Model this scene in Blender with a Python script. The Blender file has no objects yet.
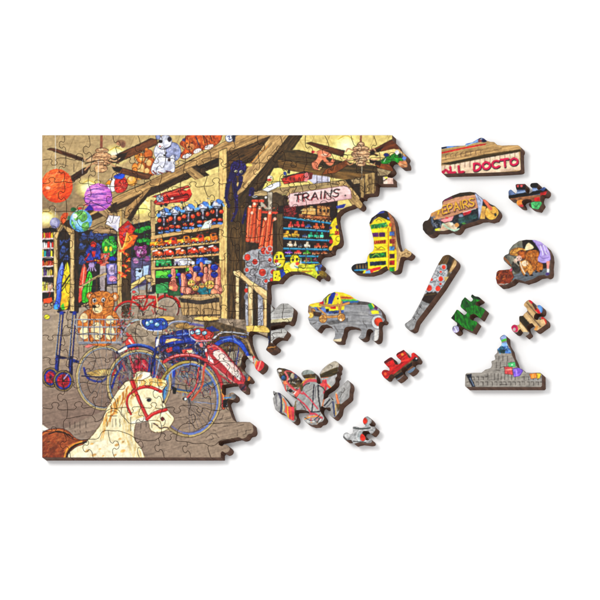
import bpy, math, random
import numpy as np
from mathutils import Vector, Matrix
from mathutils.geometry import delaunay_2d_cdt

random.seed(7)
RNG = np.random.RandomState(11)
sc = bpy.context.scene

# ---------------------------------------------------------------- camera
# 1 unit = 1 m ; one photograph pixel = 1 mm on the table
PX = 0.001
TILT = math.radians(31.0)
OFF = np.array([4.0, 3.3])                 # direction the camera leans to (right, towards the viewer)
U = OFF / np.linalg.norm(OFF)
THICK = np.linalg.norm(OFF) * PX / math.sin(TILT)   # board thickness
DIST = 8.0
u3 = Vector((U[0], -U[1], 0))
cam_dir = (u3 * math.sin(TILT) + Vector((0, 0, 1)) * math.cos(TILT)).normalized()
axis = Vector((0, 0, 1)).cross(cam_dir).normalized()
ROT = Matrix.Rotation(TILT, 3, axis)
cam = bpy.data.cameras.new('camera'); camo = bpy.data.objects.new('camera', cam)
sc.collection.objects.link(camo)
camo.matrix_world = Matrix.Translation(cam_dir * DIST) @ ROT.to_4x4()
cam.sensor_width = 36; cam.lens = 36 * DIST / 0.6
cam.clip_start = 0.1; cam.clip_end = 100
sc.camera = camo

# ---------------------------------------------------------------- light and exposure
world = bpy.data.worlds.new("World"); sc.world = world; world.use_nodes = True
bg = world.node_tree.nodes['Background']
bg.inputs[0].default_value = (1.0, 1.0, 1.0, 1); bg.inputs[1].default_value = 0.90
def area(name, loc, size, power, col=(1, 1, 1)):
    l = bpy.data.lights.new(name, 'AREA'); l.shape = 'DISK'; l.size = size; l.energy = power; l.color = col
    o = bpy.data.objects.new(name, l); sc.collection.objects.link(o); o.location = loc
    o.rotation_euler = (-Vector(loc)).to_track_quat('-Z', 'Y').to_euler()
    return o
area('softbox_lamp', (-1.75, 1.5, 3.5), 1.45, 87.0, (1.0, 0.985, 0.96))
sc.view_settings.view_transform = 'Standard'; sc.view_settings.look = 'None'
sc.view_settings.exposure = 0.0; sc.view_settings.gamma = 1.0
EGAIN = 1.20          # irradiance on the print, so that printed colours come back as printed

def to_world(x, y, z):
    """photo pixel -> point of the horizontal plane at height z"""
    d = ROT @ Vector(((x - 300) / 600 * 36 / cam.lens, -(y - 300) / 600 * 36 / cam.lens, -1))
    o = cam_dir * DIST
    t = (z - o.z) / d.z
    return o + d * t
_m = np.array([[c for c in ROT[i]] for i in range(3)])
def to_world_np(P, z):
    k = 36 / cam.lens / 600
    d = np.stack([(P[:, 0] - 300) * k, -(P[:, 1] - 300) * k, -np.ones(len(P))], 1) @ _m.T
    o = np.array(cam_dir * DIST)
    t = (z - o[2]) / d[:, 2]
    return o + d * t[:, None]

# ---------------------------------------------------------------- the print (a painting kit)
R = 4
W = H = 600
CV = np.full((H * R, W * R, 3), 0.6, np.float32)
TB = RNG.rand(256, 256).astype(np.float32)
def vn(x, y):
    xi = np.floor(x).astype(int); yi = np.floor(y).astype(int)
    fx = x - xi; fy = y - yi
    fx = fx * fx * (3 - 2 * fx); fy = fy * fy * (3 - 2 * fy)
    a = TB[yi & 255, xi & 255]; b = TB[yi & 255, (xi + 1) & 255]
    c = TB[(yi + 1) & 255, xi & 255]; d = TB[(yi + 1) & 255, (xi + 1) & 255]
    return (a * (1 - fx) + b * fx) * (1 - fy) + (c * (1 - fx) + d * fx) * fy
def smooth(P, closed=True, n=5):
    P = [np.array(p, float) for p in P]; L = len(P); out = []
    rng = range(L) if closed else range(L - 1)
    for i in rng:
        if closed: p0, p1, p2, p3 = P[i - 1], P[i], P[(i + 1) % L], P[(i + 2) % L]
        else: p0, p1, p2, p3 = P[max(i - 1, 0)], P[i], P[i + 1], P[min(i + 2, L - 1)]
        a_, b_, c_ = (max(float(np.hypot(*(q - p))), 1e-6) for p, q in ((p0, p1), (p1, p2), (p2, p3)))
        s1 = (p2 - p1) / b_; m1 = ((p1 - p0) / a_ * b_ + s1 * a_) / (a_ + b_) * b_; m2 = (s1 * c_ + (p3 - p2) / c_ * b_) / (b_ + c_) * b_
        if a_ < 1e-5: m1 = s1 * b_
        if c_ < 1e-5: m2 = s1 * b_
        for k in range(n):
            t = k / n
            out.append((2 * t ** 3 - 3 * t * t + 1) * p1 + (t ** 3 - 2 * t * t + t) * m1 + (3 * t * t - 2 * t ** 3) * p2 + (t ** 3 - t * t) * m2)
    if not closed: out.append(P[-1])
    return np.array(out)
def bbox(P, pad):
    x0 = max(int((P[:, 0].min() - pad) * R), 0); x1 = min(int((P[:, 0].max() + pad) * R) + 2, W * R)
    y0 = max(int((P[:, 1].min() - pad) * R), 0); y1 = min(int((P[:, 1].max() + pad) * R) + 2, H * R)
    return x0, x1, y0, y1
def grid(x0, x1, y0, y1):
    return np.meshgrid((np.arange(x0, x1) + .5) / R, (np.arange(y0, y1) + .5) / R)
def inside(P, X, Y):
    m = np.zeros(X.shape, bool)
    for i in range(len(P)):
        xa, ya = P[i - 1]; xb, yb = P[i]
        if ya == yb: continue
        c = ((ya > Y) != (yb > Y)) & (X < (xb - xa) * (Y - ya) / (yb - ya) + xa)
        m ^= c
    return m
def shade(col, X, Y, n, ang, sx, sy, g=None):
    c = np.array(col, np.float32) / 255.0
    ca, sa = math.cos(math.radians(ang)), math.sin(math.radians(ang))
    u = X * ca + Y * sa; v = -X * sa + Y * ca
    o = random.random() * 200
    k = (vn(u / sx + o, v / sy + o) - .5) * 1.3 + (vn(u / sx * 2.7 + 31, v / sy * 2.7 + o) - .5) * .9
    out = c[None, None, :] * (1 + n * 2 * k[..., None])
    if g is not None:            # g = (x0,y0,x1,y1,colour2)
        gx0, gy0, gx1, gy1, c2 = g
        L = (gx1 - gx0) ** 2 + (gy1 - gy0) ** 2
        t = np.clip(((X - gx0) * (gx1 - gx0) + (Y - gy0) * (gy1 - gy0)) / L, 0, 1)[..., None]
        c2 = np.array(c2, np.float32) / 255.0
        out = out * (1 - t) + (c2[None, None, :] * (1 + n * 2 * k[..., None])) * t
    return out
def put(m, colr, x0, x1, y0, y1, al=1.0):
    S_ = CV[y0:y1, x0:x1]
    if al >= 1: S_[m] = colr[m]
    else: S_[m] = S_[m] * (1 - al) + colr[m] * al
def F(P, col, n=.07, ang=0, sx=3, sy=3, g=None, ol=None, ow=.5, sm=False, al=1.0):
    P = smooth(P) if sm else np.array(P, float)
    x0, x1, y0, y1 = bbox(P, 0)
    if x1 <= x0 or y1 <= y0: return
    X, Y = grid(x0, x1, y0, y1)
    put(inside(P, X, Y), shade(col, X, Y, n, ang, sx, sy, g), x0, x1, y0, y1, al)
    if ol is not None: S(list(P) + [P[0]], ow, ol, sm=False)
def S(P, w, col, sm=True, al=1.0, n=.05, w2=None):
    P = smooth(P, False) if (sm and len(P) > 2) else np.array(P, float)
    if w2 is None: w2 = w
    L = len(P) - 1
    for i in range(L):
        ww = w + (w2 - w) * i / max(L - 1, 1)
        a, b = P[i], P[i + 1]
        seg = np.array([a, b]); x0, x1, y0, y1 = bbox(seg, ww)
        if x1 <= x0 or y1 <= y0: continue
        X, Y = grid(x0, x1, y0, y1)
        d = b - a; LL = max((d ** 2).sum(), 1e-9)
        t = np.clip(((X - a[0]) * d[0] + (Y - a[1]) * d[1]) / LL, 0, 1)
        m = (X - a[0] - t * d[0]) ** 2 + (Y - a[1] - t * d[1]) ** 2 < (ww / 2) ** 2
        c = np.array(col, np.float32) / 255
        S_ = CV[y0:y1, x0:x1]
        S_[m] = S_[m] * (1 - al) + c * al
def EP(cx, cy, rx, ry, rot=0, n=28, a0=0, a1=360):
    A = np.radians(np.linspace(a0, a1, n, endpoint=(a1 - a0) < 360)); c, s = math.cos(math.radians(rot)), math.sin(math.radians(rot))
    x = rx * np.cos(A); y = ry * np.sin(A)
    return np.stack([cx + x * c - y * s, cy + x * s + y * c], 1)
def E(cx, cy, rx, ry, col, rot=0, **k): F(EP(cx, cy, rx, ry, rot), col, **k)
def ARC(cx, cy, rx, ry, w, col, a0=0, a1=360, rot=0, **k): S(EP(cx, cy, rx, ry, rot, 40, a0, a1) if a1 - a0 < 360 else list(EP(cx, cy, rx, ry, rot, 44)) + [EP(cx, cy, rx, ry, rot, 44)[0]], w, col, sm=False, **k)
def BALL(cx, cy, rx, ry, col, hi, lo, n=.12, s=2.5, ang=0, sx=3):
    P = EP(cx, cy, rx, ry); x0, x1, y0, y1 = bbox(P, 0); X, Y = grid(x0, x1, y0, y1)
    m = inside(P, X, Y); base = shade(col, X, Y, n, ang, sx, s)
    t = np.clip(1 - np.hypot((X - cx + rx * .35) / rx, (Y - cy + ry * .35) / ry), 0, 1)[..., None]
    e = np.clip(np.hypot((X - cx + rx * .15) / rx, (Y - cy + ry * .2) / ry) - .55, 0, .6)[..., None] / .6
    c = base * (1 - t * .7) + np.array(hi) / 255 * t * .7
    c = c * (1 - e * .6) + np.array(lo) / 255 * e * .6
    put(m, c.astype(np.float32), x0, x1, y0, y1)
def GLOW(cx, cy, r, col=(255, 236, 120), core=(255, 255, 214)):
    P = EP(cx, cy, r * 1.7, r * 1.3); x0, x1, y0, y1 = bbox(P, 0); X, Y = grid(x0, x1, y0, y1)
    d = np.hypot((X - cx) / r / 1.7, (Y - cy) / r / 1.3); a = np.clip(1 - d, 0, 1)[..., None] ** 1.1
    S_ = CV[y0:y1, x0:x1]; c = np.array(col, np.float32) / 255 * (1 - a) + np.array(core, np.float32) / 255 * a
    CV[y0:y1, x0:x1] = S_ * (1 - np.clip(a * 1.7, 0, 1)) + c * np.clip(a * 1.7, 0, 1)
def DAB(P, cols, cnt, lmin, lmax, w, ang=0, spread=180, al=.8, sm=False):
    P = smooth(P) if sm else np.array(P, float)
    lo = P.min(0); hi = P.max(0)
    pts = np.stack([random_arr(cnt * 3) * (hi[0] - lo[0]) + lo[0], random_arr(cnt * 3) * (hi[1] - lo[1]) + lo[1]], 1)
    ok = inside(P, pts[:, 0], pts[:, 1]); pts = pts[ok][:cnt]
    for p in pts:
        a = math.radians(ang + random.uniform(-spread, spread) / 2); l = random.uniform(lmin, lmax) / 2
        S([p - [math.cos(a) * l, math.sin(a) * l], p + [math.cos(a) * l, math.sin(a) * l]], w * random.uniform(.6, 1.3), random.choice(cols), sm=False, al=al)
def random_arr(n): return RNG.rand(n)
def WOOD(P, col, dark, ang, n=.13, lines=6, sy=1.0, ol=(58, 40, 22), ow=.45):
    P = np.array(P, float)
    F(P, col, n=n, ang=ang, sx=14, sy=sy)
    a = math.radians(ang); d = np.array([math.cos(a), math.sin(a)]); lo = P.min(0); hi = P.max(0)
    for i in range(lines * 2):
        p = lo + RNG.rand(2) * (hi - lo)
        if not inside(P, p[0:1], p[1:2])[0]: continue
        q = p + d * random.uniform(4, 11); r = (p + q) / 2 + np.array([-d[1], d[0]]) * random.uniform(-.4, .4)
        if inside(P, q[0:1], q[1:2])[0]: S([p, r, q], random.uniform(.3, .6), dark, al=.7)
    if ol is not None: S(list(P) + [P[0]], ow, ol, sm=False, al=.8)
# hand-drawn capitals as strokes in a unit box (y down)
GL = {'T': [[(0, 0), (1, 0)], [(.5, 0), (.5, 1)]], 'R': [[(.05, 1), (.05, 0), (.7, .05), (.85, .28), (.6, .5), (.1, .52)], [(.4, .52), (1, 1)]],
 'A': [[(0, 1), (.5, 0), (1, 1)], [(.2, .65), (.8, .65)]], 'I': [[(.5, 0), (.5, 1)]], 'N': [[(0, 1), (.05, 0), (.95, 1), (1, 0)]],
 'S': [[(.95, .12), (.5, 0), (.1, .2), (.4, .48), (.85, .65), (.75, .95), (.3, 1), (0, .85)]], 'O': [[(.5, 0), (.05, .3), (.08, .75), (.5, 1), (.92, .75), (.95, .3), (.5, 0)]],
 'L': [[(.05, 0), (.08, 1), (.9, .95)]], 'D': [[(.1, 0), (.12, 1), (.7, .9), (.95, .5), (.7, .1), (.1, 0)]], 'C': [[(.95, .15), (.5, 0), (.08, .35), (.1, .75), (.5, 1), (.95, .85)]],
 'E': [[(.95, 0), (.1, 0), (.08, 1), (.95, 1)], [(.1, .5), (.75, .5)]], 'P': [[(.1, 1), (.1, 0), (.8, .05), (.9, .3), (.6, .52), (.12, .55)]]}
def TXT(word, x, y, cw, ch, gap, ang, w, col, al=1.0, italic=0.0):
    a = math.radians(ang); ex = np.array([math.cos(a), math.sin(a)]); ey = np.array([-math.sin(a) - italic, math.cos(a)])
    p = np.array([x, y], float)
    for c in word:
        k = .45 if c == 'I' else 1
        if c in GL:
            for st in GL[c]:
                S([p + ex * (q[0] if c != 'I' else .2) * cw + ey * q[1] * ch for q in st], w, col, al=al, sm=(c in 'OSCDRP'))
        p = p + ex * (cw * k + gap)
# ---------------------------------------------------------------- the printed picture: a toy shop
INK = (38, 28, 24)
TAN, TAN_D, TAN_L = (186, 152, 100), (96, 70, 38), (214, 184, 130)
BEAMD = (84, 62, 30)
# ceiling and walls
F([(40, 133), (400, 133), (400, 260), (40, 260)], (184, 158, 114), n=.03, sx=9, sy=4, g=(120, 170, 300, 150, (230, 204, 126)))
for x in range(34, 400, 15): S([(x + 12, 133), (x - 4, 172)], .35, (120, 98, 62), al=.6)
S([(42, 147), (110, 139)], .3, (130, 104, 64), al=.6); S([(42, 166), (120, 160)], .3, (130, 104, 64), al=.5)
for x in range(300, 400, 15): S([(x - 4, 133), (x + 14, 166)], .35, (176, 140, 66), al=.8)
S([(300, 140), (396, 150)], .3, (176, 140, 66), al=.7)
F([(40, 186), (160, 176), (160, 235), (40, 235)], (152, 128, 96), n=.05, sx=6, g=(60, 190, 150, 200, (178, 152, 104)))
F([(140, 192), (220, 160), (220, 240), (140, 240)], (206, 182, 120), n=.05, g=(150, 190, 215, 180, (232, 208, 130)))
DAB([(180, 180), (218, 165), (218, 210), (180, 200)], [(240, 214, 120), (200, 168, 80)], 40, 2, 5, .5, ang=-30, spread=30, al=.5)
# yellow lamps
for (x, y, r) in ((89, 188, 9), (46, 218, 8), (142, 206, 9), (116, 155, 9), (346, 145, 11), (206, 186, 7)):
    GLOW(x, y, r)
    S([(x - r * .7, y - r * .5), (x, y - r * .85), (x + r * .7, y - r * .5)], .8, (206, 170, 60), al=.8)
F([(130, 203), (140, 202), (148, 207), (145, 213), (135, 213)], (246, 228, 120), sm=True, al=.8)
# floor
F([(40, 290), (300, 290), (300, 460), (40, 460)], (168, 150, 130), n=.035, ang=-14, sx=18, sy=1.3, g=(60, 330, 90, 420, (138, 115, 102)))
F([(170, 380), (262, 380), (262, 460), (40, 460), (40, 440)], (152, 132, 116), n=.035, ang=-16, sx=20, sy=1.2, g=(150, 400, 250, 450, (158, 138, 118)))
for i in range(14):
    y0 = 352 + i * 9; S([(38, y0 + 10), (120, y0 - 8), (262, y0 - 42)], .35, (104, 86, 76), al=.55)
DAB([(42, 385), (260, 385), (260, 458), (42, 458)], [(120, 100, 88), (170, 150, 134), (132, 112, 98)], 160, 4, 12, .5, ang=-15, spread=6, al=.25)
DAB([(42, 310), (90, 310), (90, 385), (42, 385)], [(176, 158, 140), (132, 114, 100)], 60, 3, 8, .5, ang=-12, spread=10, al=.35)
# --- left shelves with books
F([(40, 229), (57, 227), (57, 300), (40, 302)], (42, 32, 28), n=.2)
for j, (y, h) in enumerate(((238.5, 7), (248, 7), (257, 8), (266, 6), (276, 8), (291, 10))):
    x = 42
    pal = [[(230, 60, 40), (236, 90, 50), (250, 190, 40)], [(226, 60, 40), (240, 240, 220), (210, 110, 90)], [(36, 150, 150), (250, 210, 60), (80, 60, 120)], [(220, 60, 36), (240, 120, 40)], [(90, 60, 130), (240, 190, 60), (250, 220, 130)], [(60, 150, 150), (250, 214, 90), (236, 180, 150)]][j]
    while x < 52.5:
        w = random.uniform(1.3, 2.4); F([(x, y - h * random.uniform(.6, 1)), (x + w, y - h * random.uniform(.6, 1)), (x + w, y), (x, y)], random.choice(pal), n=.1, ol=(60, 36, 30), ow=.25); x += w + .2
    S([(41, y + .7), (53.4, y + .3)], 1.5, (214, 190, 186), sm=False)
F([(43, 299), (52, 297), (53, 303), (44, 304)], (232, 84, 36), ol=INK, ow=.4); ARC(46, 305, 1.8, 1.8, .6, INK); ARC(52, 304, 1.6, 1.6, .6, INK); S([(47, 293), (50, 292), (49, 297)], .6, (180, 40, 30))
E(47, 317, 3, 2.5, (226, 216, 60), ol=INK, ow=.3); S([(45, 318), (49, 316)], .6, (150, 140, 40))
# --- back room dark shelving
F([(57, 232), (120, 228), (120, 300), (57, 312)], (46, 40, 40), n=.2, sx=4)
F([(56, 240), (70, 240), (70, 300), (56, 300)], (34, 30, 30), n=.2)
for (x, y, r) in ((60, 243, 2.5), (66, 240, 3), (64, 250, 3.2), (67, 258, 2.6), (60, 256, 2.6), (84, 237, 3), (92, 236, 3.4), (99, 237, 3.4), (106, 236, 3), (82, 247, 3), (90, 248, 2.6), (82, 261, 4.2), (98, 247, 3), (108, 246, 2.4), (103, 241, 2), (87, 254, 2)):
    E(x, y, r, r * .95, (58, 80, 140), n=.25, sx=1, sy=1, al=.8); E(x - .5, y - .8 - r * .6, r * .55, r * .5, (74, 100, 168), n=.2, al=.8); S([(x - r, y + r * .3), (x - r * 1.2, y + r)], .9, (58, 80, 140), al=.8); S([(x + r, y), (x + r * 1.3, y - r * .6)], .9, (70, 96, 160), al=.8)
for y in (242, 252, 267): S([(78, y), (116, y - 1.4)], .7, (66, 50, 40), sm=False)
F([(118, 228), (152, 220), (152, 282), (118, 290)], (44, 38, 34), n=.2)
for x in (123, 129, 135, 141, 147): S([(x + 10, 222), (x + 9, 262)], .7, (58, 74, 108), sm=False, al=.7)
for (x, y, rx) in ((139, 231, 5), (144, 229, 4), (148, 228, 3), (146, 240, 4.5), (140, 241, 3), (149, 243, 3)):
    E(x, y, rx, 2.2, (40, 152, 54), n=.2, ol=(20, 70, 30), ow=.3)
F([(131, 258), (152, 255), (152, 283), (131, 290)], (92, 84, 120), n=.15)
# purple plush and heart cards
E(141, 252, 6, 6, (150, 70, 130), n=.25, ol=INK); E(136, 248, 2.4, 2.6, (136, 60, 120), ol=INK, ow=.3); E(145, 247, 2.4, 2.4, (136, 60, 120), ol=INK, ow=.3); E(140, 252, 3, 2, (196, 150, 190)); E(136, 261, 3, 3, (190, 130, 180), ol=INK, ow=.3); E(147, 259, 3, 3, (150, 80, 140), ol=INK, ow=.3)
for q in ((139, 251), (142, 251)): E(q[0], q[1], .7, .7, (20, 10, 20))
F([(135.5, 268), (143, 268), (142, 279), (136, 282)], (176, 196, 232), ol=INK, ow=.4); F([(143, 266), (149.5, 265), (148, 275), (143.5, 277)], (166, 190, 226), ol=INK, ow=.4)
E(140, 271, 1.5, 1.6, (30, 24, 50))
# dolls and plush in the middle room
F([(88, 246), (93, 243), (98, 246), (101, 256), (98, 263), (90, 264), (86, 256)], (44, 62, 150), n=.2, sm=True, ol=INK, ow=.4)
E(93.5, 244.5, 3, 3.2, (206, 52, 36), ol=INK, ow=.4); F([(92, 251), (96, 251), (95, 257), (92, 257)], (206, 50, 40), n=.1); S([(87, 262), (100, 260)], 1.4, (196, 44, 36)); S([(89, 254), (85, 260)], 1.6, (196, 44, 36))
F([(104, 239), (110, 236), (115, 240), (117, 250), (113, 256), (105, 255), (102, 248)], (56, 172, 60), n=.2, sm=True, ol=(20, 70, 24), ow=.5)
for q in ((106, 249), (111, 249)): E(q[0], q[1], 1.7, 2.8, (230, 214, 60), ol=(70, 90, 20), ow=.3)
S([(106, 241), (113, 246)], 1.2, (120, 210, 90)); S([(108, 238), (104, 243)], .8, (120, 210, 90)); E(111.5, 238, 3.4, 1.9, (40, 150, 50), ol=(20, 70, 24), ow=.3)
E(105, 257, 4.6, 4, (220, 104, 84), n=.15, ol=INK, ow=.4); E(101.5, 254, 1.4, 1.4, (220, 104, 84), ol=INK, ow=.3); E(109, 254, 1.4, 1.4, (220, 104, 84), ol=INK, ow=.3); E(105, 256.5, 1.3, 1.3, (250, 240, 230), ol=INK, ow=.3); E(105, 265, 5, 4.5, (206, 110, 92), n=.15, ol=INK, ow=.3)
E(100, 262, 3.2, 2.4, (210, 50, 40), ol=INK, ow=.3); E(113, 259, 4, 2.4, (40, 60, 170), ol=INK, ow=.3); S([(95, 260), (99, 261)], 1, (250, 170, 30))
# posters
F([(106, 264), (117, 263), (117.5, 284), (107, 285)], (120, 112, 170), n=.2, ol=INK, ow=.7); E(112, 270, 4, 5, (178, 160, 200), n=.2); E(113, 279, 4, 3, (196, 130, 160), n=.2); S([(108, 282), (116, 282)], 1, (80, 80, 140))
F([(100, 266), (106, 266), (106, 292), (100, 294)], (164, 150, 150), n=.1); F([(107, 286), (118, 285), (118, 300), (107, 302)], (168, 152, 136), n=.08)
# left posts (y-shaped)
WOOD([(53.6, 232), (57.6, 232), (58, 312), (54, 306)], (206, 176, 120), TAN_D, 90, lines=6)
F([(57.6, 232), (60, 234), (59, 300), (58, 306)], (64, 46, 26), n=.2)
WOOD([(70, 228), (74.5, 228), (74.5, 313), (70, 312)], (204, 172, 116), TAN_D, 90, lines=8)
F([(74.5, 228), (79, 230), (79, 312), (74.5, 313)], (60, 42, 24), n=.25, ang=90, sx=8, sy=1)
WOOD([(54, 236), (62, 223), (66, 221), (60, 230), (57, 240)], (196, 162, 104), TAN_D, -58, lines=3); WOOD([(62, 224), (67, 222), (73, 232), (70, 236)], (190, 156, 100), TAN_D, 60, lines=3)
F([(61, 231), (64, 227), (69, 236), (69, 240), (57.6, 240)], (52, 38, 26), n=.2)
# surfboards
F([(62.5, 262), (64, 268), (63.5, 290), (61, 305), (57.5, 309.5), (54.5, 309), (56.5, 298), (57, 280), (59.5, 268)], (116, 138, 214), n=.12, ang=100, sx=10, sy=1, g=(60, 270, 57, 306, (64, 96, 206)), ol=(40, 44, 110), ow=.5, sm=True)
F([(54.5, 305), (59, 304), (57, 309.5), (54, 309.5)], (80, 176, 236)); S([(63.4, 266), (60, 300)], 1, (60, 70, 170))
F([(67.5, 262), (69.5, 268), (70, 285), (69.5, 300), (66, 310), (61.5, 309), (61.5, 296), (63, 276)], (252, 226, 44), n=.08, g=(67, 270, 66, 305, (250, 184, 40)), ol=(90, 70, 10), ow=.5, sm=True)
S([(69.8, 275), (62.2, 287)], 1.5, (70, 60, 30)); S([(69.6, 280), (62, 291)], .8, (70, 60, 30)); F([(61, 306), (63.5, 303), (65, 309), (62, 310)], (70, 190, 60))
F([(84.5, 264), (86.5, 268), (85.8, 282), (83, 300), (79.5, 303), (79, 292), (80.5, 274)], (226, 84, 60), n=.12, sm=True, ol=(100, 20, 16), ow=.4); S([(84.5, 267), (82, 290)], .8, (250, 180, 150))
F([(90, 270), (92.3, 276), (91.5, 290), (88, 302), (83, 303), (82, 296), (86, 280)], (70, 190, 44), n=.12, sm=True, ol=(16, 80, 20), ow=.5); S([(89.5, 274), (85, 300)], .8, (24, 110, 30)); S([(90, 276), (88, 298)], .6, (190, 240, 130))
E(92, 265, 3.4, 2.6, (176, 150, 206), n=.1, ol=INK, ow=.3); 
for a in (-3.4, -1.4, .8, 3): S([(92 + a * .6, 266.5), (92 + a, 269), (92 + a * 1.3, 271)], 1, (176, 150, 206))
# balustrade behind the bear
S([(80, 287), (102, 275), (106, 274)], 2, (196, 166, 116)); S([(80, 286), (103, 274)], .4, INK)
for x in (96, 105): F([(x, 278), (x + 1.8, 277), (x + 1.8, 300), (x, 300)], (74, 54, 34))
S([(82, 306), (100, 299)], 1.6, (180, 150, 108)); S([(80, 303), (92, 312)], 1, (80, 60, 44))
# centre post
WOOD([(117, 200), (122, 198), (122, 306), (117.5, 306)], (216, 178, 112), TAN_D, 90, lines=12)
WOOD([(122, 238), (131, 236), (131, 318), (122, 318)], (80, 60, 36), (44, 32, 20), 90, lines=14)
# diagonal beam
F([(60, 224), (92, 209), (118, 195), (160, 176), (190, 160), (222, 144), (245, 134), (290, 134), (262, 141), (222, 165), (190, 178), (160, 192), (128, 206), (92, 221), (74, 230)], (72, 50, 26), n=.15, ang=-25, sx=10, sy=1)
WOOD([(74, 224), (92, 212), (118, 195), (140, 186), (160, 176), (190, 161), (222, 143), (240, 134), (276, 134), (262, 139.5), (222, 157), (190, 171), (160, 185), (128, 200), (92, 215), (76, 228)], (178, 142, 92), (108, 78, 44), -25, n=.15, lines=60, sy=.9)
DAB([(125, 194), (160, 178), (222, 146), (250, 136), (222, 155), (160, 184), (125, 201)], [(214, 176, 120), (128, 94, 56), (150, 114, 70)], 110, 6, 14, .5, ang=-25, spread=6, al=.5)
DAB([(160, 187), (190, 173), (222, 158), (222, 164), (160, 191)], [(30, 22, 14), (96, 70, 36)], 30, 5, 10, .6, ang=-25, spread=6, al=.6)
# struts left and right of the centre post
WOOD([(124, 218), (126, 208), (146, 190), (152, 187), (133, 210), (127, 219)], (166, 130, 82), TAN_D, -48, lines=6)
F([(127, 219), (133, 210), (152, 187), (158, 186), (140, 206), (131, 222)], (66, 46, 24), n=.2, ang=-50, sx=8, sy=1)
F([(110, 205), (117, 202), (117, 214), (115, 213)], (66, 46, 26)); WOOD([(98, 212), (105, 206), (118, 220), (118, 226)], (176, 144, 104), TAN_D, 45, lines=2)
WOOD([(94, 230), (100, 226), (116, 231), (117, 234), (92, 233)], (166, 136, 100), TAN_D, 2, lines=4)
WOOD([(184, 170), (192, 167), (219, 188), (219, 193), (209, 192)], (178, 144, 94), TAN_D, 38, lines=8); F([(192, 167), (197, 165), (219, 183), (219, 188)], (70, 50, 26), n=.2)
F([(196, 167), (218, 158), (218, 163), (201, 169)], (40, 28, 18))
# big post
WOOD([(219, 151), (227, 148), (227.5, 350), (219, 350)], (222, 186, 118), (150, 110, 60), 90, n=.1, lines=18)
WOOD([(227, 152), (262, 141), (290, 134), (262, 160), (246, 190), (246, 350), (227.5, 350)], (88, 66, 34), (46, 34, 18), 90, n=.22, lines=60)
F([(228, 152), (262, 140), (280, 134), (276, 136), (250, 160), (236, 180), (228, 180)], (92, 66, 34), n=.25, ang=-28, sx=12, sy=1)
DAB([(229, 156), (262, 142), (272, 138), (238, 172), (229, 170)], [(52, 36, 16), (126, 88, 40), (40, 28, 14)], 34, 6, 14, .7, ang=-26, spread=8, al=.7)
DAB([(229, 215), (245, 215), (245, 345), (229, 345)], [(50, 38, 20), (120, 92, 52), (64, 48, 24)], 120, 5, 16, .6, ang=90, spread=6, al=.6)
# big brace
F([(287, 134), (304, 134), (283, 164), (262, 192), (246, 214), (238, 200), (243, 190)], (76, 56, 28), n=.2, ang=-52, sx=12, sy=1)
WOOD([(272, 134), (290, 134), (276, 152), (244, 191), (237, 196), (233, 190), (240, 178)], (192, 156, 104), (112, 84, 50), -50, n=.14, lines=30)
DAB([(284, 140), (300, 136), (282, 160), (258, 192), (248, 194)], [(46, 34, 18), (112, 86, 48)], 30, 6, 14, .6, ang=-53, spread=6, al=.7)
S([(268, 146), (256, 158), (244, 170)], .8, (232, 150, 60), al=.7); E(249, 165, 3, 1.6, (240, 214, 110))
# right hand beams
F([(284, 150), (300, 150), (345, 162), (392, 168), (392, 178), (345, 176), (283, 164)], (80, 62, 32), n=.18, ang=8, sx=12, sy=1)
F([(278, 160), (345, 172), (378, 175), (345, 180), (279, 169)], (120, 90, 46), n=.15, ang=8, sx=12, sy=1)
DAB([(285, 152), (340, 163), (370, 172), (285, 166)], [(46, 34, 18), (118, 90, 50)], 50, 6, 14, .6, ang=9, spread=6, al=.7)
F([(276, 170), (345, 180), (345, 188), (276, 194)], (232, 204, 124), n=.06); F([(300, 173), (330, 177), (330, 184), (316, 186)], (200, 196, 214), n=.08)
F([(262, 190), (274, 168), (280, 168), (300, 176), (262, 196)], (238, 214, 120), n=.05)
WOOD([(252, 192), (290, 187), (345, 180), (380, 175), (380, 181), (345, 187), (286, 194), (252, 198)], (170, 146, 104), (100, 78, 48), -6, lines=24)
F([(262, 198), (345, 187), (376, 182), (376, 186), (300, 198), (262, 203)], (70, 54, 30), n=.2)
for x in (317, 322, 328, 333): S([(x, 176), (x, 185)], .4, (80, 60, 36))
# engines on the beam
F([(262, 190), (270, 185), (280, 181), (281, 186), (268, 192)], (226, 226, 232), n=.06, ol=INK, ow=.4); ARC(270, 179, 3.3, 3.3, .5, INK); E(270, 178, 2.6, 2.4, (240, 220, 190)); E(269.5, 180, 2, 1.2, (200, 30, 30)); E(271, 177.6, .5, .7, INK)
F([(281, 179), (296, 174), (310, 173), (306, 181), (284, 184)], (198, 62, 46), n=.18, ol=INK, ow=.5); S([(283, 177), (305, 172)], 1.2, (52, 32, 34)); 
for x in (286, 290, 294, 299, 303): S([(x, 180), (x + .3, 177.5)], .8, (90, 24, 24))
E(285, 173.5, 1.6, 2, (60, 80, 140)); E(289, 172, 1.3, 2, (30, 30, 50)); E(307, 176, 3, 4, (222, 120, 120), n=.15, ol=INK, ow=.4); E(306, 180.5, 2, 1.2, (230, 150, 150)); F([(309, 173), (313, 173), (312, 179), (309, 180)], (130, 50, 50))
# coral cat toy
F([(317, 152), (322, 150), (330, 151), (331, 156), (325, 158), (320, 163), (318, 168), (321, 170), (318, 170), (314, 169), (312, 163), (316, 160), (318, 156)], (226, 132, 96), n=.12, sm=True, ol=(120, 50, 36), ow=.4)
S([(323, 156), (326, 161), (331, 164), (333, 161)], 3.4, (222, 128, 92)); S([(319, 169), (321, 168)], 1.6, (240, 190, 120)); E(313, 152, 1.6, 1.4, (190, 40, 60)); E(324, 155, 3, 1.4, (240, 180, 150), n=.1); S([(315, 152), (318, 153)], 1, (230, 150, 120))
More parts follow.
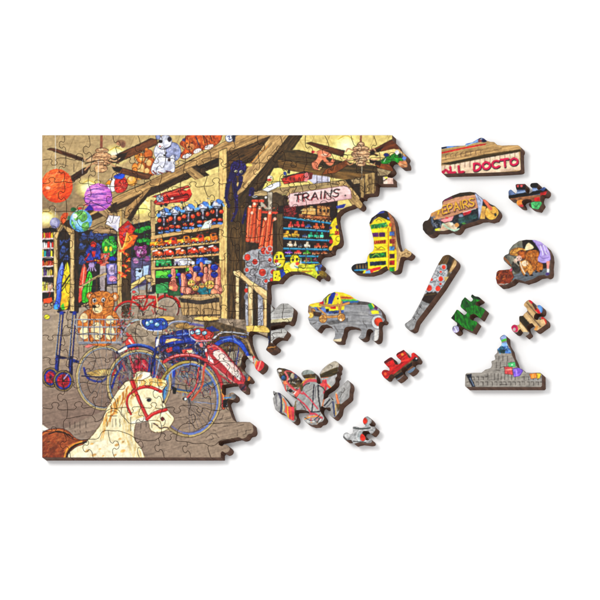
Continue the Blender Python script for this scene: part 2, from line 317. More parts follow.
# struts, post and cord at the right
WOOD([(290, 188), (297, 187), (284, 212), (278, 214)], (196, 164, 112), TAN_D, -62, lines=5)
F([(284, 196), (292, 196), (284, 212), (278, 222)], (64, 48, 30)); WOOD([(290, 188), (296.5, 187), (283, 212), (278, 211)], (196, 164, 112), TAN_D, -62, lines=5)
F([(346, 188), (352, 184), (375, 182), (375, 196), (358, 202)], (60, 46, 28), n=.2)
WOOD([(365, 174), (376, 172), (376, 196), (365, 196)], (166, 138, 88), TAN_D, 90, lines=8); S([(369, 178), (369, 192)], .6, (90, 70, 40)); S([(372, 177), (372, 192)], .6, (90, 70, 40)); E(370, 178, 1, 1.4, (100, 76, 44))
F([(375, 172), (386, 168), (386, 186), (375, 186)], (70, 50, 26), n=.2); F([(383, 177), (394, 176), (394, 185), (384, 185)], (236, 196, 176), n=.08); F([(384, 177), (388, 177), (387, 180)], (220, 210, 80)); S([(384, 181), (387, 179)], .9, (60, 40, 20))
WOOD([(360, 178), (364, 178), (364.5, 199), (360, 197)], (172, 142, 92), TAN_D, 90, lines=3); S([(362, 164), (362, 180)], .5, (210, 200, 170))
WOOD([(336, 182), (345, 180), (366, 205), (361, 210), (353, 206)], (184, 152, 100), TAN_D, 50, lines=10)
F([(345, 180), (350, 179), (361, 193), (361, 199)], (56, 42, 26))
WOOD([(377, 168), (392, 171), (388, 176), (378, 176)], (170, 148, 110), TAN_D, 30, lines=3)
# right ceiling fan
F([(306, 143.2), (311, 142), (345, 151), (343, 157), (330, 153)], (104, 58, 24), n=.15, ang=14, sx=10, sy=1, ol=(44, 26, 14), ow=.4)
F([(322, 175), (325, 170), (346, 160), (350, 164), (336, 173)], (128, 72, 30), n=.15, ol=(44, 26, 14), ow=.4)
F([(370, 151), (392, 139.5), (398, 142), (402, 152), (376, 156)], (116, 62, 24), n=.15, ang=-24, sx=10, sy=1, ol=(44, 26, 14), ow=.4); F([(368, 153), (384, 146), (380, 152), (370, 156)], (54, 32, 18))
F([(374, 153), (394, 149), (400, 150), (398, 157), (388, 160)], (232, 202, 128), n=.05)
F([(371, 160), (392, 165), (394, 172), (378, 168)], (134, 76, 28), n=.15, ang=18, sx=8, sy=1, ol=(44, 26, 14), ow=.4); F([(369, 158), (382, 162), (380, 166), (370, 163)], (54, 32, 18))
S([(361, 134), (361, 143)], 2, (150, 96, 70), sm=False)
for (x, y, a, b) in ((361, 144.6, 3.4, 2.6), (361, 149, 8, 3), (361, 154.5, 9.5, 4), (361, 159, 7.5, 2.6), (361, 163.6, 5, 3)):
    E(x, y, a, b, (208, 160, 118), n=.2, sx=1.2, sy=.8, ol=(92, 56, 34), ow=.55); DAB(EP(x, y, a, b), [(92, 54, 32), (240, 206, 164), (150, 100, 66)], int(a * 1.6), .8, 2.2, .6, spread=40); S([(x - a * .7, y), (x + a * .7, y + .3)], .5, (110, 70, 44)); S([(x - a * .5, y - b * .4), (x + a * .3, y - b * .5)], .6, (236, 200, 160))
for s in (-1, 1):
    S([(361 + s * 7, 151), (361 + s * 13, 149), (361 + s * 15, 152)], 1.2, (196, 148, 108)); S([(361 + s * 7, 158), (361 + s * 13, 160), (361 + s * 18, 158)], 1.2, (206, 158, 116)); S([(361 + s * 6, 161), (361 + s * 11, 165), (361 + s * 14, 163)], 1, (180, 130, 92)); S([(361 + s * 8, 155), (361 + s * 17, 155)], .7, (80, 50, 30))
# crocodile at the right edge
F([(381, 163), (384, 158), (390, 156), (396, 153), (402, 157), (403, 161), (397, 163), (392, 162), (387, 164)], (40, 152, 44), n=.18, sm=True, ol=(16, 70, 24), ow=.5)
E(386.5, 155, 2.6, 1.9, (40, 56, 120), ol=INK, ow=.3); E(397, 152.5, 2.2, 2.4, (214, 214, 220)); E(400, 155.5, 2, 2, (20, 60, 30)); E(404.2, 158, 2.2, 2.2, (110, 140, 214), ol=INK, ow=.3); S([(379, 161), (386, 159), (392, 160)], .8, (20, 90, 30)); S([(384, 162), (386, 158)], .6, (250, 250, 230))
F([(397, 165), (400, 161), (408, 161), (410, 170), (402, 170)], (192, 128, 84), n=.15); S([(400, 164), (406, 166)], .8, (230, 180, 130)); F([(403, 151), (408, 155), (406, 157), (402, 154)], (170, 120, 70)); F([(398, 150), (404, 152), (405, 157), (400, 152)], (214, 178, 124))
# left ceiling fan
F([(47, 149.5), (51, 148), (58, 149.5), (83, 158), (84, 161), (79, 160.5), (52, 151)], (112, 66, 30), n=.18, ang=17, sx=10, sy=1, ol=(46, 28, 16), ow=.4); F([(60, 151.5), (83, 158.5), (83, 161), (64, 154.6)], (50, 30, 16), n=.2, al=.75)
F([(70, 177), (84, 168), (90, 167), (87, 173), (73, 182)], (78, 48, 28), n=.18, ang=-32, sx=8, sy=1, ol=(40, 24, 14), ow=.4)
F([(111, 158), (118, 154), (151, 138.5), (157, 139.5), (158, 144), (118, 163), (111, 163)], (116, 70, 38), n=.15, ang=-25, sx=12, sy=1, ol=(44, 28, 16), ow=.5); F([(110, 158), (120, 154), (128, 152), (124, 160), (114, 163)], (48, 32, 20), n=.2)
S([(101.5, 134), (101.5, 149)], 2.4, (150, 92, 68), sm=False); E(121, 143, 5, 3, (170, 128, 92), n=.12); E(123, 145, 2.4, 3, (140, 100, 76)); 
for (x, y, a, b) in ((102, 150.6, 6.5, 2.6), (102, 157, 9.5, 5), (102, 162.6, 9, 2.6), (101, 168.6, 6.5, 4)):
    E(x, y, a, b, (204, 154, 110), n=.2, sx=1.2, sy=.8, ol=(96, 60, 38), ow=.55); DAB(EP(x, y, a, b), [(96, 58, 36), (238, 200, 156), (160, 108, 72)], int(a * 1.6), .8, 2.2, .6, spread=40); S([(x - a * .7, y), (x + a * .7, y + .3)], .5, (112, 72, 46)); S([(x - a * .5, y - b * .4), (x + a * .2, y - b * .5)], .6, (236, 196, 150))
for s in (-1, 1):
    S([(102 + s * 7, 159), (102 + s * 14, 161), (102 + s * 18, 158)], 1.3, (206, 160, 116)); S([(102 + s * 7, 163), (102 + s * 14, 167), (102 + s * 17, 170)], 1.3, (190, 140, 100)); S([(102 + s * 8, 161), (102 + s * 17, 164)], .8, (70, 46, 30)); E(102 + s * 12, 158 - s, 3, 1.8, (224, 186, 140), n=.06)
S([(86, 160), (92, 156)], .8, (80, 52, 34)); E(98, 169, 3, 3.4, (216, 170, 120), n=.08)
# soft toys on the beam: toucan, brown bears
F([(108, 181), (112, 178), (117, 181), (117, 189), (112, 192), (108, 188)], (232, 226, 220), n=.08, sm=True, ol=INK, ow=.4); F([(105.5, 184), (109, 180), (112, 181), (110, 185)], (248, 160, 40), ol=(130, 70, 10), ow=.3); E(112, 179.5, .8, .8, INK)
F([(116, 179), (124, 177), (128, 185), (125, 191), (117, 193)], (196, 52, 44), n=.2, sm=True, ol=(90, 20, 20), ow=.4); DAB([(116, 180), (125, 178), (127, 190), (117, 192)], [(240, 150, 110), (120, 30, 40)], 14, 1, 2.5, .7); F([(114, 177), (118, 174), (125, 174.5), (124, 177.5), (116, 178.5)], (40, 84, 206), n=.08, sm=True, ol=(20, 30, 90), ow=.3)
BR, BRD, BRL = (206, 120, 46), (110, 54, 18), (240, 188, 116)
E(142, 170, 6.5, 8, BR, n=.15, ol=BRD); E(141, 158, 5, 5, BR, n=.15, ol=BRD); E(148.5, 154, 4.4, 4.6, (196, 104, 40), n=.15, ol=BRD); E(151, 167, 5.5, 9, (190, 100, 40), n=.15, ol=BRD); E(135, 168, 3, 5, (230, 140, 56), n=.12, ol=BRD, ow=.3)
E(141, 169, 3.4, 5, BRL, n=.1); E(142, 158.5, 2.4, 2.6, BRL, n=.08); E(149, 163, 2.6, 3.2, BRL, n=.08); E(136.5, 157, 2, 2, (240, 160, 60), ol=BRD, ow=.3); E(146.5, 149.5, 1.6, 1.6, BR, ol=BRD, ow=.3); E(139.5, 155, .8, 1, INK); E(144, 152, .7, .9, INK); E(147, 171, 2.6, 3, BRL, ol=BRD, ow=.3)
E(132, 181, 5, 5, (228, 160, 70), n=.12, ol=BRD, ow=.4); E(131, 179, 2.4, 2.4, BRL, n=.1); E(139, 177, 4.5, 3, (220, 150, 70), n=.12, ol=BRD, ow=.3)
F([(113, 168), (118, 166.5), (134, 171), (152, 174.5), (149, 179), (144, 179.5), (116, 172)], (108, 66, 36), n=.15, ang=14, sx=10, sy=1, ol=(44, 28, 16), ow=.5); F([(112, 167), (122, 168), (120, 172), (114, 171)], (44, 30, 20))
# white bears
WB, WBS = (222, 222, 232), (142, 148, 182)
E(173, 152, 8, 9.5, WBS, n=.15, ol=(70, 74, 110)); E(165.5, 141.5, 6.5, 6.5, (206, 208, 222), n=.12, ol=(84, 84, 110)); E(160, 152, 6, 8, WB, n=.1, ol=(84, 84, 110), ow=.4); E(158, 137, 2.4, 2.6, WBS, ol=(60, 60, 90), ow=.4); E(169.5, 139.5, 2, 2.6, (52, 36, 60)); E(160.5, 141.5, 2, 1.7, (40, 36, 50)); E(160, 145, 3, 2, (246, 244, 246), n=.04); E(160, 146.5, 1, .7, (190, 50, 60)); S([(160, 149), (166, 149), (171, 146)], .8, (60, 60, 90))
F([(155, 160), (161, 153), (168, 158), (173, 155), (175, 165), (174, 172), (166, 172), (158, 175), (152, 173)], WB, n=.1, sm=True, ol=(84, 84, 110), ow=.4); E(168, 166, 5, 5.5, (196, 198, 216), n=.12); E(169.3, 160, 1.5, 1.7, (74, 24, 34)); E(164.5, 155.5, 1, 1, INK); E(166.5, 153, .8, .8, INK); S([(158, 172), (163, 173.5)], 1, (130, 40, 50)); S([(166, 171), (171, 172)], 1, (110, 50, 60)); S([(153, 171), (156, 174)], 1.2, (120, 40, 50))
DAB([(156, 150), (180, 146), (180, 168), (156, 172)], [(240, 240, 246), (150, 154, 190), (120, 124, 164)], 40, 1.5, 4, .7, al=.45)
# tiger
TG, TGD = (202, 92, 34), (120, 44, 16)
F([(180, 144), (184, 139), (189, 134), (222, 133), (221, 140), (213, 147), (203, 150), (195, 153), (186, 159), (181, 158), (181, 154), (185, 149)], TG, n=.18, sm=True, ol=TGD, ow=.5)
DAB([(182, 144), (190, 136), (220, 134), (218, 142), (200, 150), (184, 157)], [(232, 130, 52), (150, 60, 22), (110, 40, 14), (240, 160, 84)], 80, 1.5, 5, .8, ang=70, spread=60, al=.7)
for (x, y, a) in ((187, 156, 5), (197.5, 151, 4.4), (209, 147, 5)):
    E(x, y, a, 2.3, (238, 224, 214), rot=-22, n=.08, ol=(110, 70, 60), ow=.4)
    for k in (-2, 0, 2): S([(x + k, y - 1), (x + k + .3, y + 1)], .35, (120, 80, 70))
E(184, 140, 1.7, 1.6, (80, 70, 110)); E(190.4, 147, 4.4, 3.4, (226, 150, 90), n=.15, al=.8); E(187, 143.4, .8, .8, INK); E(192, 143, .8, .8, INK); E(189, 147, 1.1, .8, (60, 30, 24)); S([(186.6, 149), (189.2, 150), (192, 148.6)], .5, (70, 34, 20)); S([(196, 137), (199, 145)], 1, (60, 50, 80)); S([(203, 135), (205, 143)], .8, (70, 34, 20)); S([(210, 134), (212, 141)], .8, (70, 34, 20)); S([(190, 139), (189, 150)], .8, TGD)
E(229.5, 138, 4, 4.2, (222, 226, 240), n=.05, ol=(60, 70, 110), ow=.6); S([(227.6, 137), (229.5, 136), (229.4, 140), (231.5, 139)], .8, (50, 70, 130)); F([(232, 135), (236, 134), (235, 142), (233, 142)], (60, 64, 84))
# planets and globes
S([(55.5, 135), (55.5, 170)], .7, (226, 222, 220), sm=False); S([(55.5, 208), (55.5, 218)], .7, (226, 222, 220), sm=False); S([(82.5, 160), (82.5, 174)], .6, (226, 226, 230), sm=False, al=.7); S([(98.5, 160), (98.5, 184)], .6, (216, 212, 210), sm=False, al=.8)
BALL(57, 186, 15.8, 17, (240, 88, 24), (255, 150, 90), (206, 60, 16), n=.18, sx=4, s=1.3, ang=-20)
DAB(EP(57, 186, 15, 16), [(255, 140, 60), (214, 60, 20), (250, 104, 40), (255, 170, 110)], 150, 2, 5, .7, ang=-30, spread=70, al=.6); E(48, 188, 2.6, 1.6, (255, 210, 190), n=.05, al=.7)
BALL(98.5, 197.5, 14, 14, (206, 110, 206), (250, 190, 230), (150, 70, 170), n=.12, sx=5, s=1)
DAB(EP(98.5, 197.5, 13, 13), [(236, 150, 216), (150, 80, 180), (240, 130, 200), (110, 80, 170)], 120, 3, 7, .8, ang=0, spread=24, al=.6)
for (a, b, c) in ((88, 195, 106), (90, 201, 108), (92, 206, 104), (90, 190, 104)): S([(a, b), ((a + c) / 2, b - 1), (c, b)], .8, (110, 60, 160))
S([(84, 205), (90, 206), (94, 210)], 1, (220, 60, 60), al=.6)
F([(90, 204), (94, 210), (84, 211)], (60, 40, 160), n=.1)
BALL(55, 223, 5, 5.4, (150, 148, 180), (206, 204, 226), (100, 96, 140), n=.15)
BALL(81, 221, 11.2, 11, (120, 186, 226), (210, 236, 246), (60, 120, 186), n=.15)
for P in ([(74, 214), (79, 211), (86, 213), (87, 219), (82, 222), (79, 219), (76, 221)], [(82, 225), (88, 222), (89, 228), (84, 231)], [(72, 220), (74, 224), (76, 229), (73, 227)]): F(P, (110, 178, 90), n=.2, sm=True, ol=(60, 120, 60), ow=.3)
E(75, 216, 2.6, 2.4, (240, 246, 246), al=.8); DAB(EP(81, 221, 10, 10), [(230, 244, 250), (60, 130, 190), (150, 210, 120)], 26, 1.5, 3.5, .6, al=.55)
E(73.5, 209.5, 3, 2, (30, 96, 50), n=.15); F([(61, 222), (64, 213), (68, 213), (67, 218), (63, 224)], (226, 96, 44), n=.15, sm=True); E(69, 218, 1.4, 2, (60, 120, 90)); E(80, 208.5, 2.4, 1.2, (196, 70, 50))
# kites
F([(105.5, 224), (109, 215.5), (120, 216.5), (119, 232), (114, 228)], (232, 226, 232), n=.05, ol=(110, 100, 120), ow=.4); S([(109, 216), (114, 224), (119, 217)], .5, (150, 146, 170)); F([(110, 226), (116, 225), (118, 232)], (190, 186, 206), n=.08)
F([(118.5, 229), (128, 220.5), (136, 229), (130, 237), (122, 248), (119.5, 240)], (212, 50, 34), n=.18, ol=(100, 16, 12), ow=.5); DAB([(121, 228), (128, 223), (133, 229), (124, 238)], [(240, 110, 70), (120, 110, 150), (150, 24, 24)], 18, 1.5, 3.5, .8)
F([(127, 232), (138.5, 235.5), (133, 246), (121, 252)], (244, 104, 26), n=.12, ol=(140, 40, 10), ow=.4); F([(127, 232), (133, 239), (121, 252), (124, 244)], (250, 156, 50), n=.08); S([(127, 233), (125, 243), (121, 251)], .8, (255, 214, 110))
S([(121, 250), (126, 255), (123, 262), (128, 268), (124, 275)], .4, (180, 40, 20))
for (x, y, a) in ((126, 254, 20), (128, 260, -40), (125, 266, 10), (128, 270, -30), (121, 273, 20), (124, 276, -10), (122, 251, 0)):
    E(x, y, 3.2, 1.2, (228, 70, 30), rot=a, n=.15); E(x + .6, y + .8, 2, .8, (250, 140, 60), rot=a + 50)
# red bicycle at the back
ARC(129, 315, 13.5, 12.5, 1.1, (96, 88, 84)); ARC(129, 315, 12.3, 11.3, .5, (190, 176, 160)); ARC(167, 309, 12, 12, 1.3, (110, 30, 30)); ARC(167, 309, 10.4, 10.4, .4, (180, 170, 160))
for k in range(10):
    a = k * math.pi / 5; S([(129, 315), (129 + 12 * math.cos(a), 315 + 11 * math.sin(a))], .3, (150, 140, 130)); S([(167, 309), (167 + 10 * math.cos(a), 309 + 10 * math.sin(a))], .3, (130, 120, 110))
ARC(129, 315, 14.5, 13.5, 1.8, (200, 40, 34), 200, 330); ARC(167, 309, 13.4, 13.4, 2.4, (198, 34, 30), 190, 350)
S([(134, 298), (148, 297), (157, 298)], 3.4, (204, 40, 34)); S([(136, 303), (143, 310), (150, 304), (157, 300)], 1.8, (186, 30, 30)); S([(133, 296), (129, 314)], 1.4, (190, 40, 36)); S([(143, 310), (148, 298)], 1.6, (160, 24, 24)); S([(150, 305), (166, 310)], 1.4, (180, 34, 30)); S([(138, 297.5), (144, 297)], .9, (255, 190, 160))
S([(131, 292), (135, 290), (139, 293)], 1, (170, 180, 186)); E(134, 292, 1.8, 1.4, (220, 80, 80), ol=INK, ow=.3); E(151, 293, 4, 1.2, (60, 50, 60)); S([(156, 291), (157, 300), (158, 312)], 1, (226, 190, 130)); DAB([(136, 300), (158, 300), (158, 320), (136, 320)], [(150, 24, 24), (40, 30, 30), (214, 60, 50), (60, 60, 50)], 36, 2, 5, .7)
# balustrade on the right of the centre
WOOD([(131, 284), (144, 276), (146, 279), (131, 290)], (226, 196, 124), TAN_D, -30, lines=2); WOOD([(145, 275), (178, 276), (178, 281), (147, 282)], (190, 166, 122), TAN_D, 2, lines=4)
for x in (146, 157, 164, 173): F([(x, 281), (x + 1.8, 281), (x + 1.8, 298), (x, 298)], (86, 64, 42))
F([(152, 290), (160, 289), (160, 292), (152, 292)], (212, 180, 110))
# --- central shelves
F([(152, 226), (219, 190), (219, 300), (152, 292)], (40, 28, 22), n=.15); F([(150, 196), (219, 172), (219, 206), (150, 222)], (222, 196, 126), n=.05)
WOOD([(151, 200), (155, 202), (155.5, 285), (151, 286)], (188, 158, 108), TAN_D, 90, lines=5)
LED = [((152, 236.5), (219, 224.5), 3.4), ((152, 248.6), (219, 241.4), 2), ((152, 258.6), (219, 253.6), 2), ((152, 268), (219, 264), 2)]
F([(155, 239), (219, 228), (219, 236), (155, 243)], (60, 42, 22), n=.15)
for a, b, w in LED: S([(a[0], a[1] + w * .4), (b[0], b[1] + w * .4)], w, (206, 166, 108), sm=False); S([(a[0], a[1] + w), (b[0], b[1] + w)], .5, (80, 54, 30), sm=False)
# spacemen with silver-blue helmets
for i, x in enumerate((164, 175, 188.5, 203, 217)):
    y = 233 - (x - 164) * .165
    F([(x - 6, y - 22), (x + 6, y - 23), (x + 6, y - 1), (x - 6, y)], (26, 18, 22), n=.3)
    for q in (-3.3, 3.3):
        E(x + q, y - 4.6, 2.9, 1.6, (206, 60, 34), n=.15, ol=(60, 14, 10), ow=.3); E(x + q, y - .8, 2.8, 1.3, (90, 128, 200), n=.15); E(x + q * 1.35, y - 12.5, 2.3, 2.3, (222, 68, 34), n=.15, ol=(70, 16, 10), ow=.4)
        E(x + q * 1.35 - .6, y - 13.2, 1, .9, (250, 130, 80)); E(x + q - .5, y - 5.1, 1.2, .6, (250, 140, 90))
    S([(x, y - 16), (x, y - 8)], 1.3, (160, 160, 176)); E(x, y - 11, 1.1, 1.8, (120, 100, 120))
    E(x, y - 19.5, 4.6, 3.8, (168, 178, 200), n=.12, ol=(40, 50, 90), ow=.5); E(x - 1, y - 20.4, 1.9, 1.8, (236, 232, 228)); S([(x - 4, y - 17.4), (x + 4.4, y - 17.6)], 1, (70, 60, 70)); E(x + 2.8, y - 22.5, 3.6, 2, (92, 142, 220), rot=30, n=.12, ol=(40, 60, 130), ow=.3); E(x - 5.5, y - 17.5, 2, 1.7, (96, 150, 214)); S([(x + 5, y - 22), (x + 7, y - 18)], 1.4, (110, 160, 220))
F([(200.5, 229.5), (205, 222), (212, 219.5), (211, 228)], (214, 232, 214), n=.04, ol=(90, 110, 90), ow=.4)
# orange trucks
for i, x in enumerate((157, 171, 184, 198, 211)):
    y = 246.6 - (x - 157) * .1
    F([(x - 7, y - 4), (x - 2, y - 5), (x, y - 8), (x + 5, y - 8), (x + 7, y - 4), (x + 7, y - .6), (x - 7, y - .2)], (238, 124, 26) if i % 2 == 0 else (222, 70, 30), n=.2, ol=(120, 40, 10), ow=.4)
    S([(x - 6, y - 3.6), (x, y - 4.2)], 1.4, (252, 190, 50)); E(x + 2.5, y - 6, 1.7, 1.2, (70, 50, 60)); E(x - 1, y - 2.4, 1.6, 1, (250, 210, 80))
    for q in (-4.5, 0, 4.5): E(x + q, y, 1.4, 1.4, (70, 50, 60)); E(x + q, y, .6, .6, (230, 210, 200))
# red and white trucks
for i, x in enumerate((158, 169, 181, 193, 204, 214)):
    y = 257 - (x - 157) * .08
    F([(x - 5, y - 4.6), (x + 1, y - 6.6), (x + 5, y - 4), (x + 5.5, y - .8), (x - 5.5, y - .6)], (224, 66, 30) if i % 2 else (232, 104, 50), n=.25, ol=(100, 20, 10), ow=.35)
    S([(x - 5, y - 5.6), (x - 1, y - 6.4)], 1.5, (222, 222, 222)); E(x + 1.4, y - 4.4, 1.3, .9, (240, 230, 220))
    for q in (-3.5, 3.5): E(x + q, y - .2, 1.3, 1.3, (54, 40, 50)); E(x + q, y - .2, .5, .5, (230, 230, 230))
# vans
F([(156, 260), (171, 259), (172, 266), (156, 266)], (40, 168, 90), n=.2, ol=(10, 70, 40), ow=.4); S([(157, 262), (170, 261.4)], .8, (120, 220, 150))
F([(174, 259), (189, 258), (195, 262), (195, 265), (174, 266)], (212, 212, 226), n=.08, ol=(70, 70, 90), ow=.4); E(177, 263, 1.6, 1.4, (120, 110, 140)); S([(176, 260), (188, 259)], .8, (250, 250, 250))
F([(196, 259), (203, 257), (208, 259), (208, 264), (196, 264.6)], (44, 96, 206), n=.15, ol=(14, 30, 90), ow=.4); F([(205, 260), (212, 261), (212, 264), (205, 264)], (150, 180, 226)); 
for x in (177, 191, 199, 207, 160, 169): E(x, 265, 1.2, 1.2, INK)
F([(156, 271), (178, 270), (178, 278), (156, 278)], (60, 168, 70), n=.18); F([(156, 271), (168, 271), (168, 275), (156, 276)], (110, 214, 70)); F([(186, 268), (190, 268), (190, 273), (186, 273)], (120, 210, 50)); F([(156, 284), (168, 282), (172, 292), (156, 294)], (64, 160, 90), n=.15)
DAB([(156, 206), (218, 196), (218, 222), (156, 234)], [(20, 14, 20), (200, 208, 222), (70, 100, 180), (150, 30, 24), (20, 14, 20)], 110, .8, 2.6, .55, ang=60, spread=140, al=.75)
DAB([(154, 240), (218, 230), (218, 263), (154, 266)], [(60, 20, 14), (250, 210, 120), (40, 26, 24), (200, 50, 30), (250, 236, 220)], 150, .8, 2.6, .5, ang=-6, spread=60, al=.75)
DAB([(284, 208), (330, 208), (328, 262), (288, 262)], [(30, 20, 20), (230, 200, 150), (40, 26, 24), (180, 70, 50), (70, 150, 150), (120, 90, 60)], 220, .8, 2.4, .5, ang=4, spread=80, al=.8)
DAB([(80, 236), (117, 236), (117, 262), (80, 268)], [(24, 22, 28), (40, 54, 110), (90, 110, 170), (24, 20, 24)], 120, .8, 3, .6, spread=180, al=.7)
DAB([(132, 224), (151, 221), (151, 262), (132, 262)], [(24, 22, 24), (60, 180, 70), (20, 90, 36), (40, 50, 80)], 60, .8, 3, .6, spread=180, al=.7)
DAB([(42, 230), (54, 230), (54, 292), (42, 292)], [(30, 22, 22), (250, 230, 190), (70, 30, 30)], 60, .8, 3, .4, ang=90, spread=20, al=.7)
# garden dwarfs in the barrel
def dwarf(x, y, s, hat=True, face=True, rot=0):
    F([(x - 2.6 * s, y), (x - 1.6 * s, y - 7 * s), (x - .3 * s, y - 12 * s), (x + 1.4 * s, y - 7 * s), (x + 2.6 * s, y)], (206, 120, 100), n=.2, sm=True, ol=(120, 50, 44), ow=.4)
    S([(x - .6 * s, y - 9 * s), (x - .4 * s, y - 2 * s)], 1, (238, 168, 140))
    if hat: E(x + 3.6 * s, y - 4 * s, 3.4 * s, 2.8 * s, (38, 56, 160), n=.18, ol=(16, 20, 70), ow=.4)
    if face:
        E(x + 1 * s, y + 2.4 * s, 3.8 * s, 3.4 * s, (244, 206, 104), n=.08, ol=(130, 80, 30), ow=.4)
        for q in (-1.1, 1.5): E(x + 1 * s + q * s, y + 1.8 * s, .6 * s, .6 * s, INK)
        S([(x - .6 * s, y + 4 * s), (x + 1 * s, y + 4.7 * s), (x + 2.6 * s, y + 4 * s)], .5, (150, 40, 30)); E(x + 1.1 * s, y + 3 * s, .8 * s, .6 * s, (226, 120, 90))
F([(180, 274), (196, 268), (219, 264), (219, 297), (182, 297)], (120, 62, 54), n=.3, sx=1.5, sy=1.5)
def cone(x, y0, y1, w, lean=0):
    F([(x - w, y1), (x - w * .8 + lean * .3, (y0 + y1) / 2), (x - .5 + lean, y0), (x + .8 + lean, y0 + .5), (x + w * .9 + lean * .4, (y0 + y1) / 2), (x + w, y1)], (208, 124, 104), n=.15, sm=True, ol=(104, 40, 38), ow=.5)
    S([(x - w * .4 + lean, y0 + 2), (x - w * .4, y1 - 1)], w * .5, (240, 172, 146), al=.8); S([(x + w * .7, (y0 + y1) / 2), (x + w * .6, y1)], .5, (140, 64, 58), al=.8)
def cap(x, y, r): E(x, y, r, r * .85, (34, 52, 158), n=.2, ol=(14, 18, 66), ow=.45); S([(x - r * .6, y - r * .4), (x + r * .2, y - r * .6)], .6, (90, 120, 214)); S([(x - r * .8, y + r * .5), (x + r * .8, y + r * .4)], .6, (18, 24, 80))
def face(x, y, r):
    E(x, y, r, r * .88, (244, 204, 100), n=.08, ol=(126, 74, 26), ow=.45); E(x - r * .4, y + r * .3, r * .25, r * .2, (236, 140, 90)); E(x + r * .45, y + r * .3, r * .25, r * .2, (236, 140, 90))
    for q in (-.35, .35): E(x + q * r, y - r * .2, r * .16, r * .2, INK)
    S([(x - r * .5, y - r * .5), (x - r * .2, y - r * .6)], .35, (110, 60, 20)); S([(x + r * .2, y - r * .6), (x + r * .5, y - r * .5)], .35, (110, 60, 20)); S([(x - r * .4, y + r * .4), (x, y + r * .62), (x + r * .4, y + r * .4)], .5, (150, 40, 30)); E(x, y + r * .1, r * .18, r * .16, (230, 130, 90))
F([(168, 284), (172, 281), (180, 284), (181, 296), (168, 296)], (52, 96, 60), n=.2)
cone(173.2, 268, 288, 2.8); F([(169, 284), (173, 281), (178, 286), (177, 291), (171, 290)], (212, 120, 96), n=.15, sm=True, ol=(104, 40, 38), ow=.4); E(171, 288, 2, 1.8, (238, 176, 110)); cap(170, 276, 2.2); cap(178.8, 275, 2.6); S([(180, 278), (182, 294)], 2.4, (36, 60, 150)); S([(180.4, 279), (181.6, 292)], .6, (100, 140, 220))
cone(191.6, 266, 281, 2.6, -.8); cone(201.4, 262, 276, 2.1); cone(205.4, 266, 282, 2.4, .5); cone(209.8, 264, 281, 2.2, .4); cone(218, 266, 294, 3); cone(194.6, 270, 283, 2.2, .8)
cap(197, 269, 4); cap(214.5, 267.4, 3.8); cap(189, 276.4, 3.3); cap(200.6, 274.6, 2.7); cap(214.4, 274.6, 3.6)
cone(184.4, 273, 293, 3.2, -1.4); E(187.6, 291, 4.2, 3.6, (222, 140, 116), n=.15, ol=(104, 40, 38), ow=.4); E(198, 279, 2.6, 2.4, (240, 150, 90), n=.12, ol=(110, 50, 30), ow=.3)
F([(197, 289), (205, 287), (214, 290), (210, 294), (199, 293.4)], (26, 108, 116), n=.2, sm=True, ol=(10, 50, 60), ow=.4); E(214, 292, 3.4, 3.6, (226, 138, 104), n=.15, ol=(104, 40, 38), ow=.4)
face(191.6, 283.4, 3.8); face(195.4, 288, 3.4); face(202, 285.6, 2.8); face(209.6, 284.6, 4.8); E(205.2, 280.4, 1.5, 1.5, (230, 160, 130)); E(212.6, 279.6, 1.3, 1.3, (230, 160, 130))
DAB([(182, 270), (219, 266), (219, 296), (184, 296)], [(246, 186, 150), (90, 30, 36), (30, 44, 130), (250, 220, 140)], 40, .7, 2, .5, al=.7)
# barrel
F([(179, 298), (183, 295), (219, 294), (222, 297), (221, 318), (183, 319)], (178, 146, 100), n=.12, ang=90, sx=8, sy=1, ol=INK, ow=.4)
for x in range(184, 221, 4): S([(x, 302), (x + .6, 318)], .5, (90, 66, 40))
F([(179, 298), (200, 301), (219, 297.5), (219, 302), (200, 304.5), (181, 302)], (72, 60, 52), n=.15, ol=INK, ow=.3); S([(183, 296.4), (200, 297.8), (219, 294.8)], 1, (212, 180, 130)); S([(183, 316), (220, 315)], 1.2, (70, 54, 44))
# red biplane
F([(152, 197), (166, 192), (188, 185.5), (190, 187), (176, 192.5), (160, 198)], (196, 32, 26), n=.15, ol=(90, 10, 10), ow=.4); F([(154, 203), (160, 197), (180, 190), (192, 194), (189, 199.5), (170, 203), (158, 205)], (202, 34, 28), n=.2, sm=True, ol=(90, 10, 10), ow=.5)
S([(162, 196), (184, 192)], 1.2, (236, 90, 70)); S([(165, 201), (188, 197)], 1, (140, 16, 16)); E(160, 198.5, 3.6, 3.6, (170, 180, 196), n=.2, ol=INK, ow=.5); S([(156, 195), (164, 203)], .9, (100, 110, 130)); S([(157, 203), (163, 194)], .7, (90, 90, 110)); E(166, 205, 1.8, 1.8, (60, 56, 54)); E(161.5, 206, 1.3, 1.3, (40, 40, 40)); E(182, 202.5, 1.5, 1.5, (90, 90, 80)); F([(184, 193), (190, 188), (192, 195)], (226, 60, 40)); S([(166, 193.4), (169, 199)], .8, (60, 20, 20)); S([(178, 189.6), (181, 196)], .8, (60, 20, 20)); S([(160, 196.6), (176, 190.6), (188, 186.4)], .8, (240, 110, 84)); F([(166, 198), (188, 193.4), (188, 195.6), (168, 200.4)], (120, 12, 14), n=.1); E(172, 198.4, 1.6, 1, (240, 220, 200)); S([(156, 203.6), (168, 202.4), (184, 198.6)], .6, (250, 130, 100))
